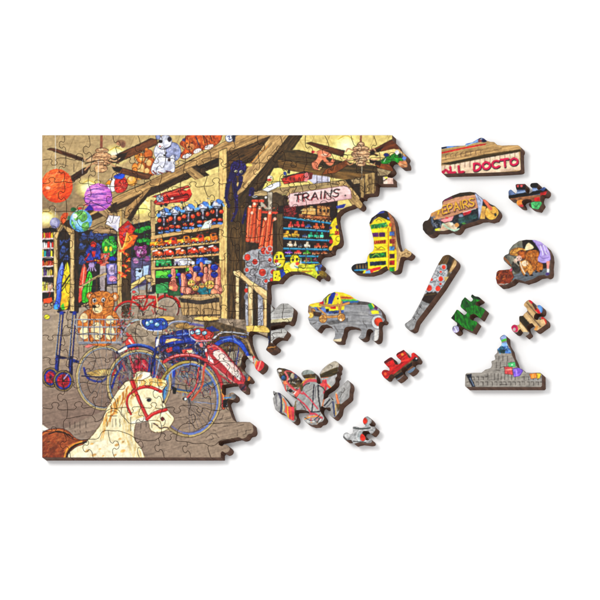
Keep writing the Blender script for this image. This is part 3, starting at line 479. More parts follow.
# octopus puppet
OC = (40, 28, 84)
for P, w in (([(232, 174), (228, 186), (226.5, 198), (229, 207)], 5), ([(234, 176), (235, 190), (236.5, 200), (236, 212), (232, 221)], 5), ([(241, 178), (240, 186), (236, 192)], 4.4), ([(252, 190), (250, 203), (246, 212), (242.6, 223)], 5.4), ([(251, 198), (249, 210), (247, 218)], 4), ([(229, 180), (226.8, 190)], 3)):
    S(P, w, OC, w2=w * .45); DAB(smooth(P, False), [(80, 60, 150), (16, 10, 44)], 1, 1, 2, .5)
    for q in smooth(P, False)[::2]: E(q[0] + random.uniform(-2, 2), q[1], .8, .8, random.choice([(88, 70, 160), (18, 12, 44), OC]), al=.8)
E(238.5, 168, 8, 7.8, OC, n=.3, sx=1, sy=1, ol=(20, 12, 50)); DAB(EP(238.5, 168, 7.5, 7), [(82, 62, 150), (18, 10, 44), (60, 44, 120)], 70, .8, 2, .7)
for q in ((236, 171.5), (241, 172)): E(q[0], q[1], 1.7, 1.4, (206, 200, 160), ol=INK, ow=.3); E(q[0] + .3, q[1] + .2, .7, .7, INK)
# right: rockets, grey cloth, clowns
F([(246, 196), (288, 196), (286, 262), (246, 252)], (62, 46, 34), n=.2)
F([(259, 198), (276, 192), (284, 196), (284, 212), (262, 212)], (84, 66, 44), n=.12)
for (x0, x1, y0, y1) in ((267.5, 272.5, 192, 216), (260, 263, 199, 208)): F([(x0, y0), (x1, y0), (x1 - .5, y1), (x0 + 1, y1)], (176, 164, 144), n=.12, ol=INK, ow=.4)
S([(262, 204), (267, 209)], 3, (176, 164, 144))
S([(253, 201), (263, 201)], 2.6, (214, 78, 50)); S([(261, 212), (281, 213.5)], 2.2, (206, 74, 50)); DAB([(252, 199), (282, 210), (282, 216), (252, 204)], [(236, 120, 84), (150, 40, 30)], 20, 1, 3, .7)
E(266, 197.5, 1.3, 1.2, (240, 236, 226)); E(255, 196.5, 3, 1.2, (150, 150, 150))
RK, RKD, RKL = (222, 92, 50), (130, 40, 24), (244, 156, 104)
for (x, y0, xb, y1, w) in ((250, 208, 248, 240, 4.2), (254.5, 205, 252.5, 242, 4.2), (259.5, 209, 257.5, 241, 4.4), (265.5, 220, 260.5, 250, 4.4), (270, 214, 266, 251, 4.2), (275, 220, 270, 254, 4.6), (252, 214, 250, 236, 3)):
    S([(x, y0), (xb, y1)], w + .8, RKD, sm=False); S([(x, y0), (xb, y1)], w - .3, RK, sm=False); S([(x - .8, y0 + 1), (xb - .8, y1 - 1)], .8, RKL, sm=False, al=.8); S([(x - 1.6, (y0 + y1) / 2), (x + 1.2, (y0 + y1) / 2)], .5, RKD, sm=False); E(x, y0 - 1, 1.4, 1.6, (240, 190, 160)); S([(xb - 1.5, y1), (xb + 1.5, y1)], .7, (150, 130, 120), sm=False)
F([(245.5, 242), (256, 243), (258, 252), (245.5, 252)], (64, 48, 32), n=.2)
GY = (150, 148, 152)
F([(245.5, 253), (252, 250), (259, 249), (268, 252), (273, 256), (275, 300), (262, 310), (245.5, 330)], GY, n=.12, sx=2, sy=2)
DAB([(246, 252), (272, 254), (274, 300), (258, 300), (246, 290)], [(196, 194, 198), (112, 108, 114), (74, 70, 78), (204, 202, 206), (96, 80, 74)], 200, 1.5, 5, .7, al=.6)
for (x, y, r) in ((247.5, 257.5, 3), (255, 262, 2.6), (262.5, 272.5, 3.4), (264, 251, 3), (247, 270, 1.7), (270, 260, 1.7), (273, 272, 2.2), (266, 281, 1.6), (245.6, 290, 2), (268, 252, 2), (270, 249, 2), (272, 280, 2)):
    E(x, y, r + 1.5, r + 1.3, (186, 186, 192), n=.1, al=.7); E(x, y, r, r * 1.1, (222, 66, 42), n=.15, ol=(130, 40, 30), ow=.3); S([(x - r - 1, y + r + .6), (x, y + r + 2), (x + r + 1.6, y + r)], .5, (84, 84, 94)); S([(x - r * .4, y - r * .4), (x + r * .2, y - r * .5)], .5, (246, 130, 100))
WOOD([(273, 222), (279, 219), (279, 262), (273, 262)], (74, 54, 32), (40, 28, 16), 90, lines=6)
# train shelves
F([(278, 206), (338, 196), (336, 276), (278, 276)], (46, 32, 28), n=.2)
WOOD([(277, 214), (283, 214), (283, 270), (277, 270)], (98, 78, 48), (60, 46, 30), 90, lines=4)
def row(x0, x1, y, cols, h):
    x = x0
    while x < x1 - 3:
        w = random.uniform(5, 9); w = min(w, x1 - x); c = random.choice(cols)
        F([(x, y - h * .6), (x + w * .3, y - h * .6), (x + w * .35, y - h), (x + w * .75, y - h), (x + w * .8, y - h * .5), (x + w, y - h * .5), (x + w, y), (x, y)], c, n=.25, ol=(34, 20, 18), ow=.35)
        S([(x + .6, y - h * .35), (x + w - .6, y - h * .35)], .6, tuple(min(255, int(v * 1.35 + 20)) for v in c), al=.8)
        for q in np.arange(x + 1, x + w, 1.8): E(q, y - .4, .6, .6, (200, 170, 140) if random.random() < .5 else (30, 20, 20))
        x += w + .5
F([(299, 214), (331, 217), (331, 221), (299, 218.6)], (150, 92, 54), n=.25, ol=(60, 36, 20), ow=.4)
F([(302, 208.6), (316, 208), (316, 215.4), (302, 214)], (206, 158, 88), n=.2, ol=(70, 42, 22), ow=.5); F([(317, 205.4), (330, 207), (330, 216.6), (317, 215)], (176, 122, 66), n=.2, ol=(60, 36, 20), ow=.5)
for (x, y) in ((319.6, 208.6), (323.4, 209), (327, 209.4)): F([(x, y), (x + 2.2, y + .2), (x + 2.2, y + 3.4), (x, y + 3.2)], (52, 32, 24), n=.1)
F([(304, 205), (307, 205), (306.6, 208.6), (304.4, 208.6)], (110, 70, 40)); F([(310, 206.4), (313, 206.4), (313, 208.4), (310, 208.4)], (226, 190, 120)); S([(301, 210.4), (316, 210)], .6, (240, 206, 140)); S([(316, 204.8), (331, 206.6)], 1.1, (90, 50, 34))
for x in np.arange(301, 331, 3.7): E(x, 218.6 + (x - 300) * .09, 1.6, 1.5, (96, 60, 40), ol=(36, 22, 16), ow=.4); E(x, 218.6 + (x - 300) * .09, .6, .6, (220, 180, 130))
DAB([(300, 210), (312, 206), (330, 210), (330, 221), (300, 219)], [(236, 196, 120), (70, 40, 26), (150, 60, 44)], 40, .8, 2.4, .5)
F([(284, 206), (296, 204), (296, 217), (284, 216)], (110, 40, 40), n=.3); DAB([(284, 206), (296, 204), (296, 217), (284, 216)], [(190, 60, 60), (50, 20, 24), (150, 40, 50)], 26, 1.5, 4, .6)
row(288, 305, 227.4, [(196, 60, 50), (180, 50, 50)], 6); row(305, 312, 228, [(40, 70, 120)], 4); row(313, 325, 229, [(206, 90, 50)], 6)
row(283, 301, 237.5, [(220, 160, 50), (206, 130, 50)], 7); row(302, 308, 237.5, [(40, 60, 90)], 4); row(308, 324, 238, [(60, 180, 140), (40, 160, 120)], 6)
row(287, 297, 247, [(206, 180, 150)], 6); row(298, 303, 247.4, [(60, 70, 80)], 4); row(304, 313, 247.6, [(180, 170, 150)], 6); row(314, 328, 248, [(180, 70, 36)], 5)
row(285, 293, 254, [(120, 70, 180)], 4); row(294, 302, 254, [(206, 60, 50)], 4); row(303, 311, 254.4, [(80, 180, 50)], 4); row(312, 328, 254.6, [(180, 120, 60), (150, 80, 40)], 4)
row(298, 319, 261.6, [(110, 60, 70), (40, 110, 60), (190, 180, 90), (60, 60, 100)], 4)
for (xa, ya, xb, yb) in ((284, 217.4, 331, 223.4), (284, 228.3, 331, 231.6), (284, 238.6, 331, 240.8), (284, 248.6, 330, 249.8), (286, 256, 322, 256.6), (286, 262.6, 320, 262.8)):
    S([(xa, ya), (xb, yb)], 1.7, (34, 128, 168), sm=False); S([(xa, ya - .5), (xb, yb - .5)], .5, (110, 190, 210), sm=False, al=.8); S([(xa, ya + 1), (xb, yb + 1)], .4, (16, 50, 70), sm=False)
# sign TRAINS
F([(288, 196.5), (290, 193.8), (346, 185.6), (351, 190), (351.6, 198.6), (320, 203.5), (290, 207)], (232, 196, 192), n=.05, ang=-8, sx=10, sy=1, ol=(140, 90, 90), ow=.5)
F([(288.5, 202), (351, 194), (351.6, 198.6), (320, 203.5), (290, 207)], (214, 166, 166), n=.06, al=.6)
TXT('TRAINS', 295.6, 195.6, 6.4, 7.2, 1.9, -8, 1.0, (170, 50, 60), al=.9, italic=.15)
TXT('TRAINS', 294.4, 195.2, 6.9, 7.4, 1.7, -8, 1.0, (58, 18, 26), italic=.22); TXT('TRAINS', 294.9, 195.7, 6.7, 6.8, 1.9, -8, .5, (30, 18, 22), italic=.3); E(345.4, 195.6, .8, .8, (34, 22, 26))
F([(336, 206), (346, 204), (344, 208), (337, 209)], (60, 70, 150), n=.2)
# yellow stuffed giraffe strip
F([(331, 224), (337, 217), (340, 222), (342, 236), (342, 244), (336, 247), (333, 250), (329, 250), (333, 242), (330, 234)], (246, 214, 34), n=.08, sm=True, ol=(120, 90, 10), ow=.5)
E(337.5, 227, 1.8, 1.8, (96, 50, 110)); F([(335, 231), (342, 231), (342, 235), (335, 235)], (206, 90, 40)); E(331, 241.5, 2, 2, (190, 30, 50)); E(330.5, 228, 1.6, 1.6, (80, 60, 110)); S([(330, 236), (333, 234)], 1.2, (120, 190, 40)); ARC(338.5, 239, 2.6, 2.4, .5, (120, 80, 20)); F([(329, 247), (332, 246), (333, 250), (330, 251)], (250, 150, 60))
# clowns
YL = (246, 226, 40)
F([(284, 263), (292, 262), (312, 265), (326, 263), (334, 268), (330, 280), (312, 282), (284, 276)], (214, 206, 60), n=.2, ol=(90, 80, 10), ow=.4)
F([(308, 265), (315, 264), (318, 282), (306, 280)], (206, 214, 50), n=.15); S([(300, 268), (318, 268)], .6, (110, 110, 20)); S([(302, 272), (312, 271)], 1, (190, 130, 30)); F([(315, 266), (322, 264), (325, 272), (318, 274)], (70, 90, 140), n=.25, ol=INK, ow=.5); E(316.8, 269, 1.3, 2.2, (120, 170, 230)); F([(318, 271), (328, 270), (328, 280), (322, 278)], (140, 116, 40), n=.2)
F([(273, 271), (280, 270), (283, 282), (273, 283)], YL, n=.08, ol=INK, ow=.4); 
for q in ((276.4, 274.5), (275.4, 278), (279.5, 276)): E(q[0], q[1], .6, .7, INK)
F([(280, 270), (284, 269), (287, 280), (281, 278)], (40, 80, 170), n=.15, ol=INK, ow=.4); F([(284, 267), (290, 264), (292, 274), (286, 276)], YL, n=.08, ol=INK, ow=.3)
E(279.4, 259.6, 6, 8.4, YL, n=.07, ol=(90, 80, 10), ow=.6); ARC(279.6, 256, 4.6, 4.6, .5, (120, 100, 10), 180, 360); S([(276, 254), (278, 253.2)], .5, INK); E(277, 257, 1.1, 1.7, (24, 24, 40)); E(281, 256.6, 1.1, 1.7, (24, 24, 40)); E(276.8, 256.4, .4, .5, (250, 250, 250)); E(276.4, 261, 2, 1.8, (214, 40, 30)); E(276, 260.4, .6, .5, (250, 170, 150)); E(277.6, 264.6, 3.6, 1.9, (246, 246, 226)); S([(274.4, 264), (277.6, 266), (281, 263.6)], .7, (110, 20, 20)); S([(274.4, 266), (277.4, 267.4), (281, 265.6)], .5, (110, 180, 200)); S([(283.4, 254), (284.6, 259), (283.6, 264)], .6, (200, 170, 20))
F([(283, 266), (288, 264), (292, 268), (290, 272), (284, 272)], YL, n=.07); E(295, 260, 5, 5.5, YL, n=.07, ol=(90, 80, 10), ow=.6); E(294, 266, 4, 3.4, (250, 238, 160), n=.05); E(293, 260, 1, 1.6, (40, 40, 60)); E(297, 259.6, 1, 1.6, (40, 40, 60)); S([(291.4, 257.6), (293.4, 256.8)], .5, INK); E(297.4, 263.6, 1.8, 1.7, (220, 60, 30)); E(297, 263, .5, .5, (250, 180, 150)); S([(294.5, 266), (297, 267.8), (300, 266)], .6, INK); S([(295, 266.4), (298, 268)], .8, (90, 140, 200)); F([(290, 268), (298, 270), (299, 276), (290, 274)], (250, 226, 70), n=.08); S([(301, 259), (301, 264)], 1, (230, 220, 200)); S([(306, 258), (306, 263)], 1, (230, 220, 60)); S([(311, 258), (312, 263)], .8, (60, 160, 90))
# right balustrade
F([(236, 276), (239, 276), (239, 340), (236, 340)], (206, 180, 130), n=.12); F([(239, 280), (246, 284), (246, 340), (239, 340)], (66, 48, 26), n=.2, ang=90, sx=8, sy=1)
F([(245.5, 286), (275, 300), (275, 345), (245.5, 340)], (170, 170, 176), n=.1)
E(246.5, 290.5, 2, 2.2, (214, 60, 40)); E(246, 297, 2, 3, (120, 120, 130)); E(260.5, 296, 2.8, 4, (150, 150, 158), ol=(90, 90, 100), ow=.4)
WOOD([(248, 283), (253, 286), (253, 330), (248.5, 330)], (222, 190, 138), TAN_D, 90, lines=3); F([(253, 288), (258, 291), (258, 334), (253, 334)], (70, 52, 26), n=.2, ang=90, sx=8, sy=1)
WOOD([(263, 298), (267, 300), (267, 330), (263.5, 330)], (222, 184, 128), TAN_D, 90, lines=3)
for y in (308, 313, 318, 323): S([(258.5, y), (262, y - 2), (260, y + 2)], .4, (80, 80, 90))
WOOD([(233, 271), (239, 270), (250, 280), (267, 291), (268, 300), (264, 299), (252, 288), (240, 278), (234, 275)], (230, 192, 134), TAN_D, 40, lines=6)
F([(267, 290), (271.5, 290), (271.5, 346), (267, 346)], (60, 40, 28), n=.2)
# pale steps beyond
F([(271, 300), (300, 300), (300, 345), (271, 345)], (178, 176, 172), n=.08, ang=-4, sx=12, sy=1)
for y in (309, 313, 317, 333, 337): S([(272, y + 1), (292, y - 1)], .35, (110, 108, 106))
F([(271, 320), (296, 317), (296, 327), (271, 330)], (206, 192, 140), n=.06, al=.7); F([(271, 323), (296, 321), (296, 329), (271, 329)], (62, 42, 26), n=.2)
S([(272, 306), (274, 310), (271, 313)], .5, (70, 64, 60)); F([(266, 343), (278, 343), (278, 353), (266, 353)], (86, 54, 30), n=.3); S([(268, 348), (275, 347)], 1, (190, 130, 60)); S([(269, 337), (268.6, 343)], 1.8, (40, 50, 90))
F([(252, 330), (268, 331), (267, 339), (255, 334)], (170, 150, 120), n=.15)
F([(243, 328), (256, 325.6), (268, 328), (270, 331.5), (258, 332), (246, 331)], (238, 198, 104), n=.07, sm=True, ol=(120, 84, 30), ow=.4)
F([(226, 320), (243, 324), (246, 332), (232, 332)], (64, 46, 28), n=.25)
# --- clutter and floor behind the bicycles
F([(122, 318), (160, 314), (246, 320), (248, 345), (240, 372), (215, 380), (150, 345), (122, 335)], (150, 132, 112), n=.15)
F([(135, 326), (165, 322), (160, 340), (140, 345)], (164, 148, 128), n=.08)
F([(204, 318), (246, 330), (256, 352), (244, 372), (225, 372), (205, 340)], (96, 78, 54), n=.25)
F([(228, 352), (246, 350), (240, 366), (228, 366)], (160, 148, 128), n=.12); F([(246, 338), (254, 350), (258, 362), (250, 352)], (180, 150, 110), n=.1)
BL, BLD, BLL = (36, 56, 140), (18, 24, 72), (110, 150, 226)
# seats of the bicycles
for (x, y, a) in ((166, 318.5, 9), (206.5, 318.7, 12.5)): E(x, y, a, 2.3, (232, 190, 108), n=.07, ol=(120, 80, 30), ow=.4); S([(x - a, y + 2), (x, y + 3), (x + a, y + 2)], .8, (60, 40, 26))
E(185, 326, 10, 3, (170, 134, 80), n=.15, ol=INK, ow=.4)
# hand trucks
for (xa, xb) in ((61.8, 57.2), (74.6, 70.6)):
    S([(xa - 1.5, 313), (xb - 1.6, 368)], 1.3, BLD, sm=False); S([(xa + 1.5, 313), (xb + 2, 358), (xb + .6, 371)], 1.5, BLD, sm=False); S([(xa + 1.2, 314), (xb + 1.8, 356)], .6, BL, sm=False); S([(xa - 1.8, 314), (xb - 1.8, 360)], .4, BLL, sm=False)
    S([(xa - 3.6, 312), (xa + 3, 312.5)], 1.8, BLD); E(xa, 313, 2, 1.8, BL, n=.1)
F([(56, 354), (66, 357.5), (66, 359), (57, 359)], BLD, n=.2); F([(69, 357), (79, 361), (79, 363), (69, 362)], BL, n=.2); S([(66, 358), (70, 360)], .9, BLD)
S([(57, 357), (56, 370)], 2.6, BL); S([(71, 358), (71, 374)], 4, BLD); S([(71, 360), (70, 372)], 1.3, BL)
for (x, y, rx, ry) in ((50.5, 377.5, 8.2, 9.8), (63.5, 381, 10, 10.6)):
    E(x, y, rx, ry, (50, 40, 38), n=.15, ol=INK, ow=.4); ARC(x, y, rx - 1, ry - 1, 1.2, (140, 116, 80)); E(x, y, rx - 2.2, ry - 2.2, BL, n=.2); E(x, y, rx - 3.6, ry - 3.8, (176, 30, 48), n=.3, sx=1.5, sy=1.5); DAB(EP(x, y, rx - 4, ry - 4), [(226, 60, 70), (110, 16, 30), (90, 40, 110)], 16, 1.5, 4, .8); E(x, y, 1.3, 1.3, (60, 20, 30))
S([(68, 374), (64, 379)], 1, (150, 150, 200))
# toy plates of the hand truck between the spokes
F([(86, 373), (100, 369), (118, 370), (128, 374), (122, 377), (96, 378)], (206, 170, 100), n=.2, ol=INK, ow=.3); S([(84, 368), (87, 377), (94, 381), (103, 381), (108, 377)], 2, BL); S([(82, 376), (100, 377), (120, 374), (132, 371)], 1.3, BLD)
# ---- bicycle with the basket
TY, TYD = (168, 148, 108), (84, 66, 44)
def wheel(cx, cy, rx, ry, w, a0=0, a1=360, spokes=20, rim=(150, 160, 176), rimw=.8, hub=(cx0 := None)):
    for k in range(spokes):
        a = k * 2 * math.pi / spokes + .1; S([(cx + 2 * math.cos(a + .5), cy + 2 * math.sin(a + .5)), (cx + rx * math.cos(a), cy + ry * math.sin(a))], .36, (70, 64, 66), sm=False, al=.85); S([(cx + 2 * math.cos(a + .5) + .3, cy + 2 * math.sin(a + .5)), (cx + rx * math.cos(a) + .4, cy + ry * math.sin(a))], .2, (214, 208, 200), sm=False, al=.6)
    ARC(cx, cy, rx, ry, w + 1.1, TYD, a0, a1); ARC(cx, cy, rx, ry, w, TY, a0, a1); ARC(cx, cy, rx + w * .22, ry + w * .22, w * .3, (216, 194, 136), a0, a1, al=.8); ARC(cx, cy, rx - w * .8, ry - w * .8, rimw, rim, a0, a1); ARC(cx, cy, rx - w * .8 - rimw, ry - w * .8 - rimw, .35, (56, 54, 66), a0, a1)
wheel(104, 378, 26.8, 31.4, 1.9)
S([(130, 336), (126, 352), (118, 366), (112, 376)], 2, (176, 44, 50)); S([(127, 334), (136, 346), (140, 356)], 3, (196, 70, 60)); F([(125, 341), (131, 334), (136, 345), (134, 352), (126, 348)], (214, 80, 70), n=.15, ol=(90, 20, 24), ow=.4); S([(129, 340), (134, 346)], 1.6, (246, 220, 200))
F([(84, 347), (90, 343.5), (97, 342.5), (95, 345), (88, 348)], (224, 130, 120), n=.08, ol=(120, 50, 50), ow=.3); S([(97, 342), (110, 341), (121, 345)], 1.3, (90, 86, 92))
# teddy bear
def fur(P, c, d, l, k, ang=80): F(P, c, n=.16, sx=2, sy=1.2, sm=True, ol=d, ow=.5); DAB(smooth(P), [d, l, c], k, .8, 2.6, .5, ang=ang, spread=90, al=.6)
TB_, TD, TL = (204, 124, 52), (128, 62, 16), (240, 168, 84)
fur([(84, 312), (95, 308), (112, 309), (118, 316), (120, 332), (116, 341), (84, 341), (79, 334), (78, 320)], TB_, TD, TL, 90)
for (x, y, rx, ry) in ((84, 318, 4, 5), (84.5, 333, 5, 6.5), (97, 331, 6.5, 9), (110, 333, 5, 7), (110, 320, 4.4, 4.6)): E(x, y, rx, ry, (242, 212, 158), n=.1, ol=TD, ow=.35)
S([(90, 314), (90, 340)], 1.6, (170, 80, 22)); S([(104, 316), (104, 340)], 1.6, (170, 80, 22)); E(90, 322, 1, 2, (120, 60, 30))
fur(list(EP(90.5, 296, 3.8, 4, n=10)), TB_, TD, TL, 12); fur(list(EP(114.5, 297, 4.2, 4.4, n=10)), TB_, TD, TL, 12); E(90.8, 296.5, 1.8, 2.2, (240, 196, 150)); E(114.6, 297.4, 2.4, 2.7, (240, 200, 156), ol=TD, ow=.3)
fur([(92, 294), (98, 291.5), (106, 291.5), (112, 295), (114.5, 302), (111, 311), (103, 315), (95, 314.5), (90, 309), (89, 301)], TB_, TD, TL, 80)
E(97.5, 309, 5.2, 4.6, (240, 206, 150), n=.08, ol=(150, 90, 40), ow=.3); E(94.4, 306.6, 2, 1.5, INK, ol=INK, ow=.2); S([(94.6, 308), (95, 311), (98.5, 311.8)], .6, INK)
for q in ((94.5, 300.5), (103.3, 300)): E(q[0], q[1], 2, 2.5, (248, 244, 230), n=.02, ol=(90, 50, 20), ow=.4); E(q[0] + .2, q[1] + .3, 1.1, 1.4, INK, n=.02)
# wire basket
WR, WRD = (166, 164, 168), (88, 88, 98)
for y, xa, xb in ((319.5, 75.5, 141), (327, 76.5, 126), (334, 77.5, 126), (342, 79, 122)):
    S([(xa, y + .6), (xb, y + .6)], .5, WRD, sm=False); S([(xa, y), (xb, y)], .8, WR, sm=False)
for i in range(9):
    x = 77 + i * 5.6; S([(x + .5, 320), (x + .9, 343)], .4, WRD, sm=False); S([(x, 320), (x + .5, 343)], .6, WR, sm=False, al=.9)
S([(75.5, 319), (74.6, 323), (77, 327)], 1, WR); S([(79, 343.4), (122, 343)], 1.2, (146, 146, 154), sm=False); S([(79, 345), (88, 344)], .7, WRD)
S([(126, 328), (134, 321), (140, 319.6)], 1.2, (170, 190, 196)); DAB([(117, 320), (126, 320), (126, 344), (118, 344)], [(80, 60, 80), (190, 60, 50), (150, 150, 170), (50, 50, 60)], 50, 2, 5, .7)
DAB([(122, 306), (134, 306), (134, 326), (122, 326)], [(60, 50, 44), (170, 50, 44), (150, 160, 160), (70, 90, 80)], 34, 2, 6, .7)
S([(131, 332), (137, 334), (143, 341)], .5, (70, 60, 56)); S([(134, 328), (140, 330)], .5, (70, 60, 56))
# ---- far wheel and parts between the bicycles
F([(112, 352), (150, 350), (166, 372), (166, 396), (120, 396)], (90, 70, 84), n=.3, al=.5)
DAB([(116, 358), (160, 354), (166, 396), (118, 396)], [(150, 28, 56), (44, 50, 120), (60, 56, 70), (170, 60, 70), (120, 110, 110), (150, 140, 130)], 150, 3, 9, .9, ang=70, spread=90, al=.85)
F([(134, 362), (142, 358), (150, 368), (146, 380), (136, 378)], (160, 26, 54), n=.3, sm=True, ol=(70, 10, 30), ow=.4)
for P in ([(130, 356), (134, 372), (136, 384)], [(137, 356), (146, 366), (158, 378)]): S(P, 1.7, (200, 80, 84))
for P in ([(122, 366), (116, 376), (112, 388)], [(150, 358), (149, 372), (148, 384)], [(155, 358), (154, 376), (150, 392)]): S(P, 2, BL); 
S([(128, 358), (130, 374), (128, 390)], 1.4, (130, 130, 120))
# ---- blue bicycle: front wheel
wheel(139, 384, 31, 33, 2.2, 120, 400, rim=(120, 150, 190))
S([(118, 352.5), (126, 347.5), (138, 345.5), (150, 348), (158, 353)], 3.6, BLD); S([(119, 352), (127, 347), (138, 344.8), (150, 347.4), (157, 352)], 2.4, (46, 76, 160)); S([(124, 347.4), (138, 344), (148, 346)], .6, BLL)
F([(117.5, 351), (127, 346.6), (127.5, 349.4), (119, 353.5)], (240, 232, 210), n=.04, ol=(120, 110, 90), ow=.3)
S([(157, 338), (156, 350), (153, 362), (150, 382)], 2.4, BLD); S([(156.5, 338), (155.6, 350), (152.6, 362)], 1, BL); S([(158, 340), (157, 346)], 2.4, (234, 232, 220)); S([(161, 352), (157, 372), (152, 386)], 1, (140, 160, 190))
S([(172, 352), (174, 376), (173, 388)], 3, (40, 70, 170)); S([(171.4, 356), (172.6, 378)], .8, BLL); S([(168, 376), (164, 398)], 2, (90, 150, 190)); S([(166, 380), (162, 402)], 1, (60, 80, 140))
# ---- engine clutter of the blue bicycle
F([(158, 345), (205, 342), (215, 352), (205, 372), (180, 366), (162, 360)], (54, 50, 84), n=.35, sx=2, sy=2)
DAB([(158, 343), (212, 340), (222, 366), (200, 372), (160, 362)], [(40, 56, 140), (180, 60, 60), (210, 200, 190), (20, 18, 28), (120, 90, 70), (70, 100, 180), (140, 130, 120), (24, 30, 70)], 300, 1.5, 5, .7, ang=20, spread=140, al=.85)
F([(165, 350), (172, 346), (173, 351), (168, 353)], (206, 64, 60), n=.15, ol=INK, ow=.3); E(177, 349.5, 4.5, 4, BL, n=.25, ol=INK, ow=.4); F([(182, 350), (192, 348.5), (192, 353), (183, 354)], (214, 80, 70), n=.1); F([(187, 350), (193, 350), (192, 353), (187, 353)], (236, 216, 170), n=.05)
# tank and handlebar of the blue bicycle
F([(161, 336), (168, 334), (190, 331), (196, 338), (196, 342), (182, 344), (166, 347), (161, 345)], (34, 58, 148), n=.18, sm=True, ol=BLD, ow=.6, ang=-8, sx=8); S([(166, 336.5), (190, 333.4)], .9, (90, 130, 214)); S([(164, 346), (195, 342)], .8, BLD)
F([(165, 343.6), (166.4, 339.4), (173, 338.4), (183, 340), (172, 341.6)], (244, 206, 140), n=.05, ol=(150, 100, 50), ow=.3)
S([(158, 330), (164, 329), (172, 322.6), (180, 321.4), (192, 323.4), (203, 325.4)], 1.5, (130, 140, 170)); S([(160, 329.4), (165, 328), (172, 322), (182, 321)], .5, (226, 230, 240)); S([(190, 324), (203, 326)], 2, (110, 100, 150))
F([(142, 320.5), (152, 319), (166, 320), (168, 326), (158, 331), (146, 329)], (46, 84, 176), n=.15, sm=True, ol=BLD, ow=.6)
for (x, y, r) in ((147.5, 323.6, 2.7), (151.4, 321.8, 2.2), (157, 324.6, 2.5), (164, 323.4, 1.8)): E(x, y, r, r * .95, (120, 180, 220), n=.1, ol=(30, 40, 100), ow=.5); E(x - .5, y - .6, r * .45, r * .4, (240, 246, 250))
S([(141, 320), (141.6, 326), (146, 329.4), (156, 331), (162, 331)], .9, (214, 220, 226)); S([(158, 332), (158, 338)], 1.2, (120, 150, 180)); DAB([(163, 328), (176, 330), (176, 336), (164, 336)], [(190, 60, 70), (70, 120, 130), (220, 200, 180), (40, 50, 90)], 30, 1, 3, .7)
F([(206, 328), (212, 326), (220, 331), (210, 332)], BL, n=.15)
# ---- rear wheel and blue fender at the right
for k in range(15):
    a = math.radians(15 + k * 22); S([(234, 372), (234 + 19 * math.cos(a), 372 + 26 * math.sin(a))], .4, (44, 54, 120) if k % 3 == 0 else (70, 64, 66), sm=False)
ARC(230, 374, 21, 27, 2, (120, 100, 70), 190, 350); S([(231, 345), (229, 356)], .9, BLD); S([(239, 347), (236, 366)], 1, BL); S([(233, 346), (234, 362)], .8, (50, 46, 50))
F([(213, 345), (222, 339), (232, 337), (241, 341), (249, 354), (251.5, 359), (249.5, 359), (244, 352), (238, 345), (230, 342), (218, 346), (210, 352)], (42, 78, 176), n=.12, sm=True, ol=BLD, ow=.5); S([(222, 340), (232, 339), (240, 344)], .7, BLL)
S([(220, 338), (234, 336.2), (246, 337)], 1.2, (60, 84, 160)); S([(212, 340), (219, 334), (228, 332), (240, 333.4), (248, 334.4)], 1.1, (170, 176, 186)); S([(214, 338), (222, 333), (232, 332.6)], .4, (236, 240, 240))
S([(232, 334), (245, 340), (255, 352)], 1, (150, 130, 100))
F([(251.5, 359), (255.4, 354), (256.4, 358), (254, 364)], (214, 74, 70), n=.1); F([(247, 356), (252, 356), (254, 362), (246, 364)], (190, 186, 180), n=.1)
F([(254, 358), (268, 358), (268, 374), (254, 374)], (180, 170, 150), n=.1); F([(257, 362), (262, 360), (266, 364), (260, 373), (254, 370)], (222, 66, 70), n=.1); S([(257, 361), (254.6, 368)], 1.2, (250, 140, 50)); S([(261, 361), (258, 370)], .8, (250, 170, 150))
F([(243, 374), (252, 374), (252, 384), (244, 384)], (120, 116, 110), n=.2); S([(250, 376), (248, 382)], 2.2, (246, 130, 40)); S([(246, 375), (246, 381)], .9, (60, 60, 90))
# ---- red bicycle in front
F([(190, 366), (222, 372), (218, 396), (196, 408), (176, 396), (170, 380)], (150, 134, 118), n=.1, al=.6)
DAB([(174, 364), (214, 366), (222, 384), (206, 396), (178, 394)], [(40, 50, 110), (64, 70, 130), (60, 56, 60), (90, 150, 190), (120, 116, 120), (170, 60, 60)], 150, 3, 9, .6, ang=60, spread=120, al=.8)
wheel(188.5, 399, 31, 37, 2.2, -100, 100, spokes=0, rim=(110, 130, 190), rimw=1.8)
for k in range(18): S([(188, 398), (190 + 28 * math.cos(math.radians(-80 + k * 10)), 399 + 34 * math.sin(math.radians(-80 + k * 10)))], .32, (84, 82, 96), sm=False)
ARC(188.5, 399, 31, 37, 3.3, TYD, 92, 134); ARC(188.5, 399, 31, 37, 2.2, TY, 92, 134); ARC(188.5, 399, 28, 34, 1, (110, 110, 150), 60, 134); ARC(188.5, 399, 31, 37, 3.3, TYD, 205, 270); ARC(188.5, 399, 31, 37, 2.2, (176, 156, 84), 205, 270); ARC(188.5, 399, 28, 34, 1.1, (130, 150, 190), 205, 270)
S([(174, 389), (190, 391), (204, 386), (212, 382)], 2, (70, 96, 130)); S([(176, 391), (190, 393)], 1.4, (180, 150, 80)); F([(172, 386), (177, 388), (176, 394), (173, 394)], (20, 20, 26), n=.1); S([(194, 402), (214, 404)], .7, (130, 140, 170))
S([(199, 368), (195, 388), (187, 398)], 1.6, (206, 80, 80)); S([(204, 368), (202, 386), (192, 400)], 1.8, (196, 90, 60)); S([(203, 366), (200, 384), (190, 399)], .5, (240, 160, 130)); E(185.5, 399, 1.9, 1.7, (226, 230, 240), ol=INK, ow=.5); E(183.5, 399, 1, 1.3, INK)
S([(203, 346), (202, 358), (200, 370)], 1.4, (60, 50, 60)); S([(207, 358), (204, 370)], 2, (206, 90, 90))
